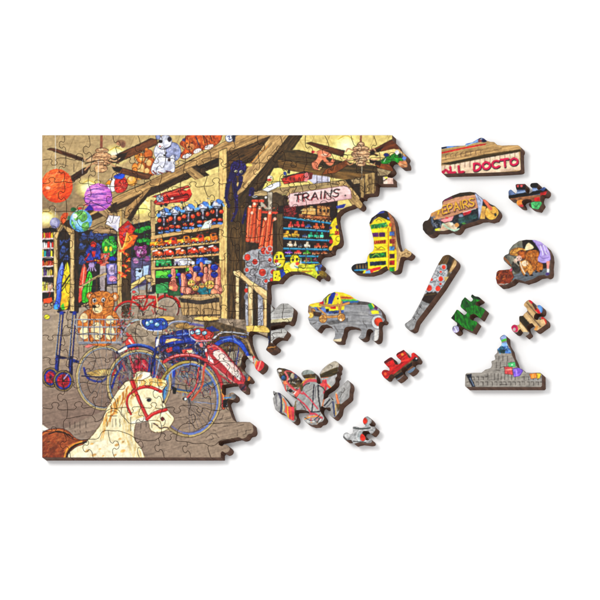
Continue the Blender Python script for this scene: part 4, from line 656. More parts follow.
RD, RDD, RDL = (192, 58, 66), (116, 24, 34), (240, 150, 146)
S([(164, 362), (172, 357.6), (184, 355.4), (198, 357), (207, 362), (215, 370), (221, 382), (223.5, 396), (223.6, 408)], 3.6, RDD); S([(164, 362), (172, 357.2), (184, 355), (198, 356.6), (207, 361.4), (215, 369.6), (221, 382), (223.3, 396), (223.4, 408)], 2.6, RD); S([(168, 359), (178, 355.4), (190, 354.8), (200, 357)], .9, RDL)
S([(221.6, 390), (224, 400), (223.6, 408)], 1.6, (240, 150, 60)); S([(224, 398), (232, 397.4), (236, 396)], 1.2, (70, 140, 200)); F([(223, 400), (229, 399), (229, 407), (223, 408)], (24, 22, 26), n=.1); S([(228, 402), (227, 406)], .7, (180, 180, 200)); E(234, 396.5, 3, 2.4, (110, 110, 110), n=.15)
F([(205, 349), (210, 344), (218, 346), (230, 358), (240, 370), (245.5, 380), (243, 386), (237, 384), (222, 372), (208, 360)], RD, n=.1, sm=True, ol=RDD, ow=.7)
F([(213, 352), (218.5, 350), (230, 360), (241, 376), (240, 381), (236, 378), (224, 366)], (240, 216, 204), n=.04, sm=True, ol=(150, 50, 56), ow=.5); F([(208, 354), (213, 360), (214, 364), (208, 360)], (240, 220, 210)); S([(208, 348), (214, 346), (226, 357), (238, 371), (243, 380)], .7, RDL)
S([(209, 362), (222, 373), (236, 384)], .8, (250, 140, 140)); S([(216, 373), (224, 378), (232, 384)], 1.6, (180, 50, 60)); F([(239, 384), (248, 384), (250, 391), (240, 391)], (120, 60, 70), n=.3); S([(241, 390), (245, 386)], 1.2, (40, 40, 70))
DAB([(204, 344), (214, 343), (212, 350), (205, 352)], [(40, 40, 60), (230, 180, 90), (220, 90, 90), (90, 110, 150)], 16, 1, 3, .8)
F([(190, 331), (194, 329), (208, 330), (214, 334), (212, 338), (202, 340.5), (194, 338)], (206, 70, 60), n=.15, sm=True, ol=RDD, ow=.5)
for (x, y, r) in ((192.4, 332.5, 2), (198, 332, 2.9), (204.6, 333, 2.4)): E(x, y, r, r, (150, 196, 226), n=.12, ol=(40, 50, 100), ow=.5); E(x - .4, y - .5, r * .4, r * .4, (246, 250, 252))
S([(189.4, 331), (190, 336), (195, 340), (204, 341), (213, 339), (219, 334), (222, 332)], 1.1, (196, 200, 214)); S([(196, 341), (206, 341.4), (214, 339)], 1, (206, 100, 110)); S([(203, 342), (205, 350), (203, 358)], 1.2, (50, 60, 80)); E(201.4, 345, 1.6, 2.4, (214, 110, 110)); E(206, 350.5, 1.2, 1.8, (240, 236, 230))
DAB([(160, 332), (196, 330), (240, 338), (250, 356), (240, 380), (206, 350), (164, 352)], [(20, 18, 30), (200, 206, 220), (30, 44, 110), (150, 40, 44)], 150, .8, 3.2, .45, ang=20, spread=120, al=.8)
DAB([(120, 350), (160, 348), (168, 372), (150, 376), (118, 372)], [(20, 18, 26), (190, 190, 196), (30, 40, 96)], 60, 2, 8, .4, ang=75, spread=60, al=.8)
DAB([(232, 348), (246, 350), (250, 380), (226, 384)], [(40, 34, 34), (170, 160, 150), (30, 36, 80)], 40, 2, 6, .45, ang=80, spread=60, al=.8)
# ---- rocking horse
CR, CRD, CRL = (240, 226, 182), (170, 130, 80), (252, 244, 214)
F([(40, 423), (50, 430), (58, 434), (50, 444), (40, 440)], CRL, n=.05)
HP = [(64, 460), (70, 452), (78, 446), (88, 440), (96, 431), (102, 422), (106, 410), (111, 402), (118, 391), (127, 381), (135, 377), (136, 373), (144, 371.5), (150, 373.5), (151.4, 377), (155, 381.5), (160, 381), (166.5, 380), (167.4, 384), (163, 390), (163, 398), (166, 407), (170, 413), (174.4, 419), (172, 424), (168, 429), (162, 432), (154, 432.4), (150, 429), (149, 424), (146, 418.5), (140, 419.4), (136, 424), (134.4, 431), (135, 440), (140, 446), (143.4, 453), (145, 460)]
F(HP, CR, n=.05, sx=5, sy=5, g=(100, 430, 160, 440, (246, 232, 186)), ol=(120, 90, 50), ow=.6, sm=True)
F([(70, 458), (90, 444), (106, 440), (130, 446), (138, 460)], (248, 238, 204), n=.04, al=.8)
F([(136, 381), (137.4, 374), (144, 371.6), (150.6, 372.6), (150, 376), (143, 380)], CRL, n=.04, ol=(110, 80, 44), ow=.5); F([(138.4, 379), (139.4, 375), (143, 374.4), (141, 379)], (224, 186, 130), n=.06); F([(157, 381.6), (166.6, 380), (167, 384.4), (162, 388), (158, 386)], CRL, n=.04, ol=(110, 80, 44), ow=.5); S([(140, 384), (139, 376), (143, 373)], .4, (110, 84, 50))
DAB(smooth(HP), [(226, 200, 140), (252, 246, 216), (236, 212, 156)], 160, 2, 8, .9, ang=75, spread=60, al=.4)
DAB([(126, 392), (132, 400), (130, 424), (134, 440), (142, 456), (134, 458), (122, 436), (120, 410)], [(222, 190, 122), (210, 176, 110), (230, 202, 140)], 70, 3, 9, 1, ang=80, spread=30, al=.5)
DAB([(140, 404), (148, 414), (142, 418), (134, 420), (130, 412)], [(222, 192, 130), (212, 180, 116)], 36, 2, 6, .9, ang=-30, spread=30, al=.5)
DAB([(152, 420), (170, 420), (168, 431), (154, 432)], [(226, 196, 136), (250, 240, 206), (214, 182, 124)], 40, 1.5, 4, .8, ang=20, spread=60, al=.5)
S([(150, 404), (156, 409), (160, 414)], .7, (214, 184, 124), al=.7); S([(144, 404), (142, 412), (146, 416)], .7, (214, 184, 124), al=.6)
F([(128, 424), (140, 418), (148, 416), (150, 420), (140, 423)], (252, 246, 220), n=.03, al=.8)
S([(150, 414), (157, 408), (165, 410)], .6, CRD, al=.6)
for k in range(46):
    t = k / 45; x = 103 + 35 * t ** 1.1; y = 424 - 46 * t ** .8; S([(x, y - 1), (x - 1 + random.uniform(-1, 2), y + 6), (x - 3 + random.uniform(-1, 3), y + random.uniform(9, 18))], random.uniform(.6, 1.4), random.choice([(232, 172, 80), (216, 150, 66), (246, 212, 134), (196, 128, 50), (246, 226, 160)]), al=.75)
for k in range(26): S([(141 + k * .9, 378 + abs(k - 14) * .2), (142 + k * .95, 382 + random.random() * 3), (140 + k * 1.0, 386)], .8, random.choice([(240, 190, 90), (250, 220, 140), (216, 150, 50)]), al=.75)
for (x, y, a, b) in ((120, 439, 1.6, 1), (117, 445, 2.4, 1.3), (123, 451, 2.6, 1.5), (92, 444, 1.8, 1), (87, 451, 2.6, 1.2), (94, 455, 2.6, 1.3), (115, 455, 2, 1), (100, 449, 1.2, .7), (123, 442, 1.5, 1), (103, 456, 1.4, .8)): E(x, y, a, b, (222, 170, 96), rot=-20, n=.12, al=.8)
BRI, BRD2 = (206, 30, 34), (120, 10, 16)
def strap(P, w): S(P, w + .8, BRD2); S(P, w, BRI); S([(p[0] - .5, p[1] - .5) for p in P], w * .3, (240, 110, 100), al=.7)
strap([(133, 381), (136, 392), (140, 402), (147, 417)], 2.7); strap([(133.4, 391), (140, 388), (148, 387), (156, 389), (161, 391.4)], 2.3); strap([(134, 391.5), (129, 395), (127, 401), (128, 408), (131, 414)], 1.5); strap([(147, 419), (152, 415), (158, 412), (166, 410)], 2.8); strap([(131.4, 381), (134, 388)], 2.2); E(160.4, 391.4, 2, 1.6, BRI)
E(149, 400.2, 1.9, 1.5, (70, 84, 110), ol=INK, ow=.6); E(148.7, 400, .9, 1, INK); S([(146, 398.4), (149.4, 397.8), (152, 399.6)], .6, (120, 90, 60)); E(163.5, 402, 1, 1.2, INK, ol=(120, 90, 60), ow=.4)
E(162.6, 419, 1.7, 2.1, (130, 50, 44), n=.15, ol=(90, 40, 30), ow=.3); S([(153.6, 423.6), (156.6, 425), (161, 428.4), (164.6, 427.4), (168, 427.8)], 1.1, (96, 44, 34)); S([(156, 422), (160, 414)], .5, (200, 170, 110)); S([(166, 413), (171, 418)], .5, (190, 160, 100))
# saddle
F([(40, 434), (46, 430.5), (55, 428.6), (63, 429), (70, 432.5), (74, 437), (80, 440), (87, 440.5), (84, 444), (76, 447), (70, 452), (66, 460), (40, 460)], (160, 82, 40), n=.12, sm=True, g=(60, 436, 44, 458, (124, 52, 24)), ol=(70, 30, 14), ow=.5)
S([(42, 435), (50, 431), (60, 430.4), (68, 434)], 1.3, (206, 120, 60)); S([(49, 434), (58, 431.4), (66, 433.6), (73, 438)], 1.4, (54, 26, 14)); S([(86, 442), (76, 445), (70, 450), (66.6, 458)], 1.8, (44, 22, 14)); S([(82, 441.6), (73, 444.6), (67, 450), (64.4, 458)], 1.5, (222, 150, 54)); S([(78, 442), (70, 445), (64, 452)], .8, (206, 110, 60))
DAB([(42, 438), (66, 434), (72, 442), (62, 456), (42, 456)], [(186, 104, 54), (118, 50, 22), (196, 120, 70), (140, 66, 30)], 90, 3, 7, .9, ang=-30, spread=60, al=.4)
# thin laser slits that decorate some pieces
SL = (52, 38, 30)
def slits(L, w=.42):
    for P in L: S(P, w, SL, sm=False, al=.85)
slits([[(x, 422), (x, 428)] for x in (70, 75, 80, 86)] + [[(x, 431), (x + .8, 432.6)] for x in (75, 80, 86)] + [[(x, 419), (x, 427)] for x in (107, 112.6, 116, 120)] + [[(124.6, 414), (124.6, 421)], [(131, 417), (131, 431)], [(121.4, 408), (121.6, 414), (124, 416)], [(108, 413), (113, 410.6), (118, 413)], [(108, 416), (117, 416)], [(118, 398), (118, 404)], [(141, 423), (141, 428)], [(146, 422), (146, 427)], [(152, 423), (152, 428)]] + [[(x, 431.6), (x + .8, 433)] for x in (140, 145.6, 151, 157)])
slits([[(206, 438), (211, 434), (216, 434), (219, 438)], [(212, 436), (213.6, 438.6), (211, 440)], [(237.6, 430), (237.6, 436)], [(238, 426), (244, 424.6)], [(243, 435), (246, 434), (246, 430.6), (251, 430)], [(223, 426.4), (228, 426)], [(219, 419.6), (222, 419), (223, 415)], [(225, 419.6), (231, 418)], [(213, 423.6), (222, 423)], [(213, 430), (216, 431)]])
slits([[(161, 405), (164, 407.6), (174, 408.4)], [(176, 418), (186, 417), (190, 420), (200, 419)], [(183, 405), (190, 409), (200, 416.4), (203, 408)], [(60, 164), (68, 166)], [(74, 164), (74, 172)], [(79, 347), (79, 358)], [(84, 346), (84, 352)], [(64, 335), (72, 333)], [(68, 318), (68, 328), (72, 328)], [(88, 365), (90, 362), (96, 361)]])
# ---------------------------------------------------------------- prints of the loose pieces
# shop sign plank
F([(438, 136), (526, 136), (526, 178), (438, 178)], (186, 152, 104), n=.08, ang=-12, sx=14, sy=1)
F([(438, 150), (466, 145), (486, 141), (486, 134), (438, 134)], (96, 132, 196), n=.15); S([(441, 148.6), (446, 147.2)], 1.6, (30, 34, 50)); E(483, 140, 4.5, 2.6, (40, 44, 90), n=.3); S([(466, 146), (474, 142.6), (482, 139)], 1, (150, 180, 226)); E(480, 141, 2, 1.4, (140, 70, 80))
F([(438, 153), (466, 147), (486, 143.5), (486, 145), (466, 148.6), (438, 155)], (206, 44, 40), n=.1)
WOOD([(441, 154), (466, 149), (496, 144), (498, 146), (520, 146), (520, 150), (483, 156), (441, 163)], (190, 152, 100), (120, 90, 50), -10, lines=16, ol=None)
for x in range(446, 484, 5): S([(x, 158 - (x - 446) * .1), (x, 155 - (x - 446) * .12), (x + 2, 154 - (x - 446) * .12)], .45, (110, 80, 60))
F([(441, 164), (460, 160), (483, 155), (521, 149), (521, 151.5), (483, 159.6), (450, 165)], (84, 64, 22), n=.2, ang=-10, sx=10, sy=1)
F([(440, 166), (450, 165), (483, 158.6), (519, 152), (521, 170), (483, 174), (440, 176)], (230, 196, 166), n=.05)
for i in range(15): S([(445 + i * 5, 165.6 - i * .95), (445 + i * 5, 170 - i * .6)], .45, (120, 86, 70), al=.8)
F([(441, 172), (446, 168.8), (451, 172), (452, 175), (441, 175)], (204, 30, 84), n=.08); F([(443, 175), (446, 171.6), (448.6, 175)], (230, 196, 166))
TXT('LL', 450.2, 167.6, 5.6, 6, 2.8, -4, 2.5, (70, 20, 44)); TXT('LL', 450, 167, 5.4, 6, 3, -4, 2.2, (206, 24, 82))
TXT('DOCTO', 473.6, 164.6, 7.4, 7.0, 1.9, -8, 2.6, (60, 20, 44), italic=.05); TXT('DOCTO', 473.3, 163.9, 7.4, 7.0, 1.9, -8, 2.1, (212, 20, 88), italic=.05)
# small piece with shelf of engines
F([(505, 180), (552, 180), (552, 214), (505, 214)], (120, 78, 50), n=.15)
F([(507, 188), (515, 186), (548, 180), (548, 194), (507, 199)], (96, 116, 156), n=.15); F([(515, 182), (527, 182), (527, 190), (515, 190)], (26, 20, 22), n=.2); E(518, 186, 1, 1.6, (190, 70, 70)); E(521.6, 186, 1.3, 1.4, (200, 80, 80)); S([(516, 185), (525, 184.6)], .6, (150, 60, 60))
F([(529, 182), (539, 182), (539, 188), (530, 188)], (24, 22, 24), n=.2); F([(507, 196), (540, 190), (548, 188), (548, 192), (540, 194), (509, 199.6)], (22, 18, 20), n=.2); S([(516, 193), (527, 191.4)], 1.6, (140, 160, 196)); S([(532, 190.6), (538, 189)], 2, (130, 150, 190)); E(543, 189, 2, 2, (60, 80, 130), n=.1); F([(540, 193), (547, 191), (546, 196), (541, 197)], (196, 40, 36), n=.15)
F([(508, 199), (540, 194.6), (540, 199), (534, 201), (508, 203)], (150, 100, 66), n=.12); F([(516, 201), (522, 199.6), (522, 206), (517, 206)], (236, 140, 60), n=.1); E(521.6, 206, 2.2, 1.4, (196, 60, 60)); F([(534, 198), (539.6, 197), (540, 201), (535, 202)], (214, 36, 34), n=.1)
F([(530, 203), (535, 201.6), (543, 202), (540, 210), (532, 209)], (84, 176, 104), n=.12, ol=(30, 100, 60), ow=.4); S([(533, 204), (536, 207), (539, 203)], .5, (40, 110, 70)); F([(526, 202), (531, 203), (532, 209), (527, 208)], (70, 44, 34))
# sign REPAIRS on the van-shaped piece
F([(418, 188), (504, 188), (504, 242), (418, 242)], (60, 44, 30), n=.15)
F([(442, 206), (443, 202), (450, 199), (476, 194), (480, 204), (478, 208), (448, 219), (432, 220), (430, 214)], (196, 140, 106), n=.1, ang=-16, sx=10, sy=1); F([(440, 203), (452, 196), (470, 191), (476, 192), (476, 194.6), (456, 197.6)], (66, 50, 26), n=.2); S([(444, 201), (452, 197.6)], 1.2, (130, 50, 90))
F([(431, 213), (442, 208), (444, 216), (433, 220)], (206, 150, 90), n=.1)
TXT('EPAIRS', 441.6, 207.0, 5.1, 8, 1.1, -15, 2.3, (104, 50, 60), italic=.1); TXT('EPAIRS', 441.4, 206.6, 5.1, 7.8, 1.1, -15, 1.4, (232, 170, 58), italic=.1); S([(436, 211), (439, 210.4), (438, 214)], 1.3, (240, 180, 50))
F([(432, 220), (448, 218), (464, 212), (478, 208), (480, 220), (470, 224), (455, 232), (434, 232)], (44, 50, 56), n=.3, sx=2, sy=2); F([(463, 213), (472, 210), (470, 214), (464, 216)], (190, 50, 60), n=.1); S([(463, 212.6), (476, 208.6)], .7, (236, 230, 226)); F([(458, 219), (476, 214), (478, 218), (460, 224)], (50, 84, 84), n=.2); E(461, 216, 2.4, 1.6, (140, 150, 170), n=.1)
S([(432, 218), (433, 224), (437, 227)], 2.4, (70, 80, 96)); DAB([(431, 215), (440, 218), (442, 228), (432, 228)], [(110, 120, 140), (30, 34, 44), (150, 150, 160)], 26, 1, 3, .7); F([(440, 220), (447, 218), (454, 216), (452, 221), (444, 222.6)], (236, 150, 150), n=.08, ol=(150, 70, 70), ow=.3); E(447, 218, 1.6, .8, (206, 60, 60))
F([(442, 224), (450, 222), (458, 226), (456, 231), (440, 231)], (214, 190, 160), n=.1); S([(443, 224), (448, 228), (455, 230.4), (459, 229)], 1.6, (176, 204, 176)); E(451.6, 224, 1.7, 1.6, (238, 224, 196)); E(457, 225, 2.2, 2, (210, 150, 84), n=.1); F([(435, 229), (440, 228), (440, 231), (435, 231)], (206, 206, 60)); S([(438, 230), (444, 228)], 1, (240, 180, 150)); E(464, 223.6, 2, 1, (80, 140, 70))
F([(475, 193), (480, 196.6), (483, 200), (482, 210), (479, 219), (478, 206)], (176, 182, 206), n=.06, ol=(110, 110, 140), ow=.4); S([(477, 195), (481, 202)], .5, (110, 110, 130)); F([(482, 206), (486, 207), (485, 219), (480, 219)], (222, 170, 90), n=.08)
E(492, 213, 7, 7, (232, 176, 76), n=.08, ol=(140, 90, 30), ow=.4); S([(484.6, 200), (488, 205), (491, 209)], 3.2, (214, 110, 80)); S([(490, 204.6), (493, 206.4)], 1.4, (60, 50, 50)); S([(491, 212), (493, 214), (496, 213)], .5, (140, 90, 40)); E(495.5, 215, 1.2, 1.6, (50, 60, 50)); S([(487, 209), (489, 212)], .8, (246, 206, 120)); S([(496, 209), (497.6, 214)], 1, (206, 150, 70))
# round piece: teddies and a child in a lilac dress
F([(494, 238), (554, 238), (554, 290), (494, 290)], (110, 108, 100), n=.12); F([(508, 252), (516, 244), (524, 240), (526, 252), (520, 256)], (120, 118, 104), n=.1); F([(522, 239), (540, 239), (540, 256), (524, 256)], (44, 34, 28), n=.2); F([(504, 256), (520, 256), (520, 276), (512, 274), (510, 262)], (112, 110, 98), n=.25); E(517, 266, 5, 7, (60, 56, 50), n=.3)
F([(512, 276), (524, 272), (548, 268), (552, 276), (530, 282), (514, 281)], (104, 110, 116), n=.1, ang=-14, sx=10, sy=1); F([(540, 262), (548, 262), (547, 268), (538, 270)], (50, 36, 26), n=.2)
fur([(510, 252), (515, 248.5), (521, 248), (526, 250), (524, 255), (514, 255.6), (510, 254.6)], (214, 150, 70), (120, 70, 24), (240, 190, 110), 16); fur([(518, 252), (524, 250.6), (527, 254), (526, 259), (520, 258)], (176, 96, 36), (96, 44, 12), (220, 150, 80), 14)
fur([(526, 252), (532, 250), (538, 251), (539, 260), (536, 270), (530, 272), (526, 262)], (176, 104, 34), (90, 46, 12), (214, 140, 64), 40); fur([(520, 262), (526, 260), (531, 264), (533, 273), (531, 276), (527, 271), (524, 276), (521, 270)], (206, 140, 66), (110, 60, 20), (236, 180, 110), 26); fur([(538, 262), (542, 263), (541, 272), (538, 272)], (196, 116, 40), (100, 50, 14), (230, 150, 70), 10)
E(525, 263.6, 3.4, 2.8, (240, 208, 170), n=.06); E(519, 258.4, 2.8, 2.8, (240, 190, 170), n=.06); E(515.6, 261, 1.8, 2.4, (230, 180, 160), n=.08); F([(525, 250), (529, 243), (532, 245), (534, 247.6), (529, 250)], (238, 208, 160), n=.05, sm=True); S([(513, 258), (516, 263), (519, 266)], 1, (170, 160, 140)); S([(520, 262), (522, 268), (525, 274)], 1, (240, 220, 190))
for q in ((526.5, 275.6), (532, 275.4), (541, 271), (536.6, 272)): E(q[0], q[1], 1.4, .9, (44, 30, 22))
F([(532, 239), (542, 241), (548, 248), (551, 258), (549, 261.6), (543, 263), (538, 261), (540, 252), (537, 246)], (176, 154, 220), n=.05, sm=True, ol=(110, 90, 160), ow=.4); S([(540.6, 245.6), (541.4, 249), (542.6, 251.6), (543, 255)], .9, (240, 236, 250)); S([(543.4, 245.4), (544.6, 248.6), (545.4, 251.6), (547, 254.6)], .8, (240, 236, 250)); S([(539, 256), (543, 258.6), (549, 257.4)], .5, (130, 108, 180)); S([(546, 247), (548, 251), (548.6, 256)], .5, (210, 196, 240)); DAB([(526, 251), (538, 251), (538, 270), (527, 272)], [(120, 66, 20), (226, 160, 90), (90, 46, 12)], 30, 1, 3, .6, ang=70, spread=60); E(521.6, 251, .6, .7, INK); E(517.6, 259, .5, .6, INK); E(520.6, 258.4, .5, .6, INK); S([(518, 260.4), (520, 260.2)], .4, (150, 40, 40)); S([(511, 254), (514, 250), (518, 248.6)], .6, (120, 70, 24)); F([(546.4, 261.6), (550, 261), (549, 270), (547, 270)], (230, 140, 130), n=.04); F([(547, 269), (549.6, 269), (549, 273), (547, 273)], (244, 230, 236), n=.02); E(547.6, 274, 2, 1.4, (86, 66, 130))
F([(494, 270), (511, 269), (514, 277), (510, 283), (500, 286), (494, 284)], (130, 56, 24), n=.2, ol=(70, 26, 12), ow=.4); DAB([(496, 271), (511, 270), (512, 282), (498, 284)], [(176, 84, 36), (90, 34, 16), (206, 120, 50), (150, 60, 40)], 60, 1, 3, .6); S([(498, 284.4), (508, 284)], .9, (170, 160, 150)); E(511, 269.6, 1.3, 2, (190, 80, 100)); S([(504, 258), (508, 262), (510.6, 266)], 2, (150, 100, 60)); S([(503.6, 256), (506, 255)], 1.4, (50, 60, 60))
# boot-shaped piece: yellow toy cupboard
F([(366, 209), (402, 209), (402, 278), (348, 278), (348, 258), (366, 256)], (244, 214, 20), n=.06)
F([(368, 224), (372, 214), (378, 208), (392, 208), (398, 222), (390, 221), (380, 217), (372, 224)], (52, 38, 34), n=.25); S([(378, 213.4), (383.6, 212)], 2, (60, 70, 150)); S([(388, 218), (392, 220)], 1.6, (110, 130, 190)); S([(372, 222), (376, 217)], 1, (110, 100, 110)); F([(388, 212), (396, 216), (396, 250), (392, 246), (391, 224)], (170, 110, 70), n=.15); E(390.5, 225, 1.6, 2, (200, 100, 40))
F([(369.6, 226), (374, 220), (379, 217), (384, 220), (388, 226), (386, 228)], (246, 218, 40), n=.06, ol=(140, 90, 10), ow=.4); S([(376, 221), (379, 219), (382, 221.4)], .6, (130, 90, 20)); F([(371, 225), (387, 222.4), (387, 226.6), (371, 229)], (60, 150, 60), n=.25); DAB([(371, 225), (387, 223), (387, 227), (371, 229)], [(30, 100, 40), (170, 210, 80), (40, 120, 110)], 22, 1, 2.4, .6)
F([(372, 233), (385, 232.4), (385, 237), (373, 237)], (96, 30, 90), n=.2); S([(379, 232), (379, 237)], .7, (240, 210, 30)); F([(374, 241), (386, 240), (386, 243.4), (374, 244)], (190, 84, 30), n=.2)
for x in np.arange(374, 386, 2): S([(x, 244), (x + .8, 241)], .6, (120, 40, 20))
S([(375, 246.6), (378, 249), (381, 247), (385, 249)], .5, (120, 90, 20)); S([(376, 250), (385, 250)], .8, (196, 140, 30)); F([(369, 254), (386, 252.4), (386, 257), (370, 258.4)], (36, 120, 50), n=.3, ol=(20, 60, 20), ow=.3); S([(372, 257), (376, 254), (380, 257)], .6, (150, 200, 60)); F([(370, 262), (386, 261), (386, 265), (370, 266)], (40, 56, 70), n=.4); 
for y in (230.4, 239, 245.4, 251.6, 259.4, 267): S([(366, y + .6), (388, y - .8)], .7, (250, 232, 60), sm=False)
S([(388.4, 228), (388.6, 270)], .8, (206, 110, 20), sm=False)
for (y, c) in ((234, (90, 120, 170)), (241.6, (150, 60, 40)), (248.6, (110, 160, 200)), (256.4, (100, 24, 60)), (263, (190, 30, 30)), (269.6, (40, 160, 60))): F([(389.6, y - 2.2), (394.6, y - 2.4), (394.6, y + 2), (389.6, y + 2)], c, n=.2, ol=(150, 90, 20), ow=.3)
F([(395, 222), (402, 222), (402, 275), (397, 275), (396.6, 250)], (196, 160, 110), n=.08, ang=90, sx=8, sy=1); F([(399, 246), (414, 246), (414, 260), (399, 260)], (206, 170, 118), n=.12, sx=1.5, sy=1.5, ang=30); S([(402, 255), (406, 253), (410, 254)], .6, (120, 90, 50)); S([(397.6, 262), (396.6, 272)], 1.2, (206, 176, 130))
F([(349, 262), (368, 262), (368, 270), (349, 272)], (30, 40, 50), n=.2); F([(355, 264), (366, 263.6), (366, 269), (356, 269.6)], (54, 46, 44), n=.2); S([(354, 262.8), (367, 262)], 1, (46, 130, 180)); S([(355, 270.4), (367, 269.6)], 1.4, (50, 140, 190))
for x in (357, 360, 363, 366): S([(x, 264.6), (x + .2, 268.6)], .6, (160, 130, 80))
F([(366, 270), (381, 266.6), (380, 271), (368, 273.6)], (226, 60, 40), n=.1); F([(366, 271), (370, 270), (371, 274), (365, 274)], (130, 170, 220)); S([(374, 272), (382, 270)], 1.6, (240, 210, 40)); F([(350, 271), (364, 271), (362, 275), (352, 275)], (40, 36, 30))
# bison-shaped piece: wooden wagon on grey planks
F([(304, 288), (390, 288), (390, 346), (304, 346)], (146, 146, 148), n=.09, ang=4, sx=14, sy=1.2)
DAB([(304, 300), (388, 300), (388, 342), (304, 342)], [(168, 168, 170), (118, 118, 120), (180, 178, 174)], 120, 5, 14, .6, ang=3, spread=6, al=.5); F([(345, 301), (372, 302), (368, 305), (346, 305)], (96, 92, 90), n=.15); F([(326, 322), (348, 318), (348, 322), (330, 325)], (110, 108, 108), n=.1)
F([(325, 305), (324, 298), (330, 292), (343, 291), (352, 296), (358, 300.6), (345, 303), (344, 312), (326, 312)], (246, 216, 40), n=.08); F([(328, 304), (329, 297), (333, 292), (336, 293), (332, 304)], (30, 60, 150), n=.1); F([(325, 300), (327, 297), (326, 306)], (40, 80, 70)); S([(324, 299), (331, 293)], .8, (50, 60, 60)); E(337, 294.6, 1.3, 1.6, (240, 150, 130))
F([(340, 296), (352, 297), (354, 299), (341, 299.6)], (226, 150, 40), n=.1); S([(341, 297.8), (351, 298)], 1, (170, 70, 40)); F([(341, 299.6), (355, 299.6), (358, 301), (342, 301.4)], (90, 180, 80)); S([(342, 302.4), (358, 301.8)], 1.8, (50, 110, 160)); E(338, 298.6, .7, 1, INK)
F([(308, 304), (316, 302), (322, 303.6), (321, 308), (312, 307)], (238, 206, 60), n=.1); E(321.6, 302.8, 2, 1.9, (206, 30, 44), n=.08); F([(315, 307), (324, 308), (330, 311), (344, 310), (344, 313), (330, 314), (316, 310)], (80, 100, 150), n=.35); F([(330, 306), (336, 305.4), (336, 309), (331, 309)], (214, 50, 40)); F([(326, 309), (329, 309), (329, 312), (326, 312)], INK)
WG = (206, 150, 84)
for P, w in (([(320, 305), (332, 306), (345, 304)], 1.5), ([(310, 312), (326, 317), (344, 315.6)], 2), ([(342, 302), (340, 312), (341, 320)], 1.4), ([(338, 304), (342, 318)], 1.2), ([(318, 308), (326, 315)], 1.4), ([(343, 305), (349, 303)], 2)): S(P, w + .5, (120, 76, 36)); S(P, w, WG)
for (x, y, r) in ((323, 319, 4), (341.6, 317.4, 3.8), (312, 312, 3.6)): E(x, y, r, r, WG, n=.12, ol=(110, 66, 30), ow=.5); ARC(x, y, r * .55, r * .55, .4, (120, 76, 36)); S([(x - r, y), (x + r, y)], .4, (120, 76, 36)); S([(x, y - r), (x, y + r)], .4, (120, 76, 36))
F([(308, 305), (311, 306), (312, 315), (309, 313)], (140, 116, 90), n=.1); E(310.6, 315.4, 3, 2.8, (238, 196, 100), n=.08, ol=(150, 110, 50), ow=.4); F([(313, 311), (322, 313), (320, 317), (314, 316)], (84, 56, 40), n=.15); E(341, 320, 1.2, 1.1, (230, 220, 200))
slits([[(313, 324), (317, 322)], [(334, 326), (337, 330), (338, 332)], [(363, 321), (364, 324), (366, 325), (367, 328)], [(369, 315), (374, 316)]]); F([(333, 339.6), (342, 338.6), (342, 342), (333, 342)], (206, 190, 160)); F([(368, 305), (373, 302), (374, 309), (370, 310)], (50, 150, 90), n=.12); F([(373, 302), (378, 308), (377, 310), (374, 309)], (110, 50, 100)); F([(371, 311), (375, 310.4), (378.6, 311), (379, 314), (372, 314)], (246, 226, 50)); S([(372, 303.4), (374, 307)], 1.3, (240, 226, 50))
E(377.6, 322, 6, 7, (196, 196, 196), n=.06, ol=(120, 120, 124), ow=.5); E(378.6, 321.8, 4, 4.2, (226, 76, 36), n=.1, ol=(130, 50, 30), ow=.3); F([(375, 330), (379, 330), (378, 341), (374, 341)], (206, 204, 200), n=.05)
# bat-shaped piece
F([(436, 252), (462, 252), (462, 272), (418, 334), (402, 334), (402, 318), (416, 300)], (150, 150, 150), n=.08)
F([(436, 252), (460, 252), (458, 272), (446, 272), (438, 264)], (110, 82, 44), n=.15, ang=-60, sx=8, sy=1); F([(450, 256), (454, 258), (448, 274), (444, 272)], (60, 48, 36), n=.2); F([(455, 260), (459, 262), (448, 276), (449, 272)], (196, 160, 110), n=.1); F([(446, 270), (452, 274), (444, 288), (440, 284)], (120, 110, 90), n=.2)
F([(436, 268), (442, 264), (448, 271), (446, 282), (441, 292), (424, 294), (430, 280)], (176, 176, 178), n=.12); DAB([(436, 266), (447, 270), (442, 290), (426, 292)], [(214, 214, 216), (120, 120, 126), (90, 90, 96)], 50, 1.5, 4, .6)
for (x, y, r) in ((444, 267.2, 2.1), (440.8, 279, 2.3), (429.2, 288.2, 2.9), (438, 288.6, 2.5), (431.6, 279.6, 1.4), (441, 272, 1), (440.6, 284, 1.2)): E(x, y, r + 1.2, r + 1.2, (184, 184, 188), al=.8); E(x, y, r, r * 1.1, (224, 70, 44), n=.12); S([(x - r - 1, y + r), (x, y + r + 1.6), (x + r + 1, y + r)], .5, (84, 84, 90))
F([(444, 277), (449, 277), (445, 282)], (206, 180, 120)); F([(421, 300), (427, 292.6), (436, 292), (438, 294), (430, 304), (424, 302)], (60, 40, 28), n=.15); F([(425, 294.6), (435, 293.4), (436, 294.6), (424, 296)], (90, 70, 40))
for (x, y) in ((420, 307), (417, 312.6), (414, 318)): S([(x - 2, y - 2), (x + 2, y + 2)], .4, SL); S([(x + 1.4, y - 2), (x - .6, y + 2)], .4, SL)
S([(410, 320), (406, 325), (409, 328)], .5, (110, 110, 110))
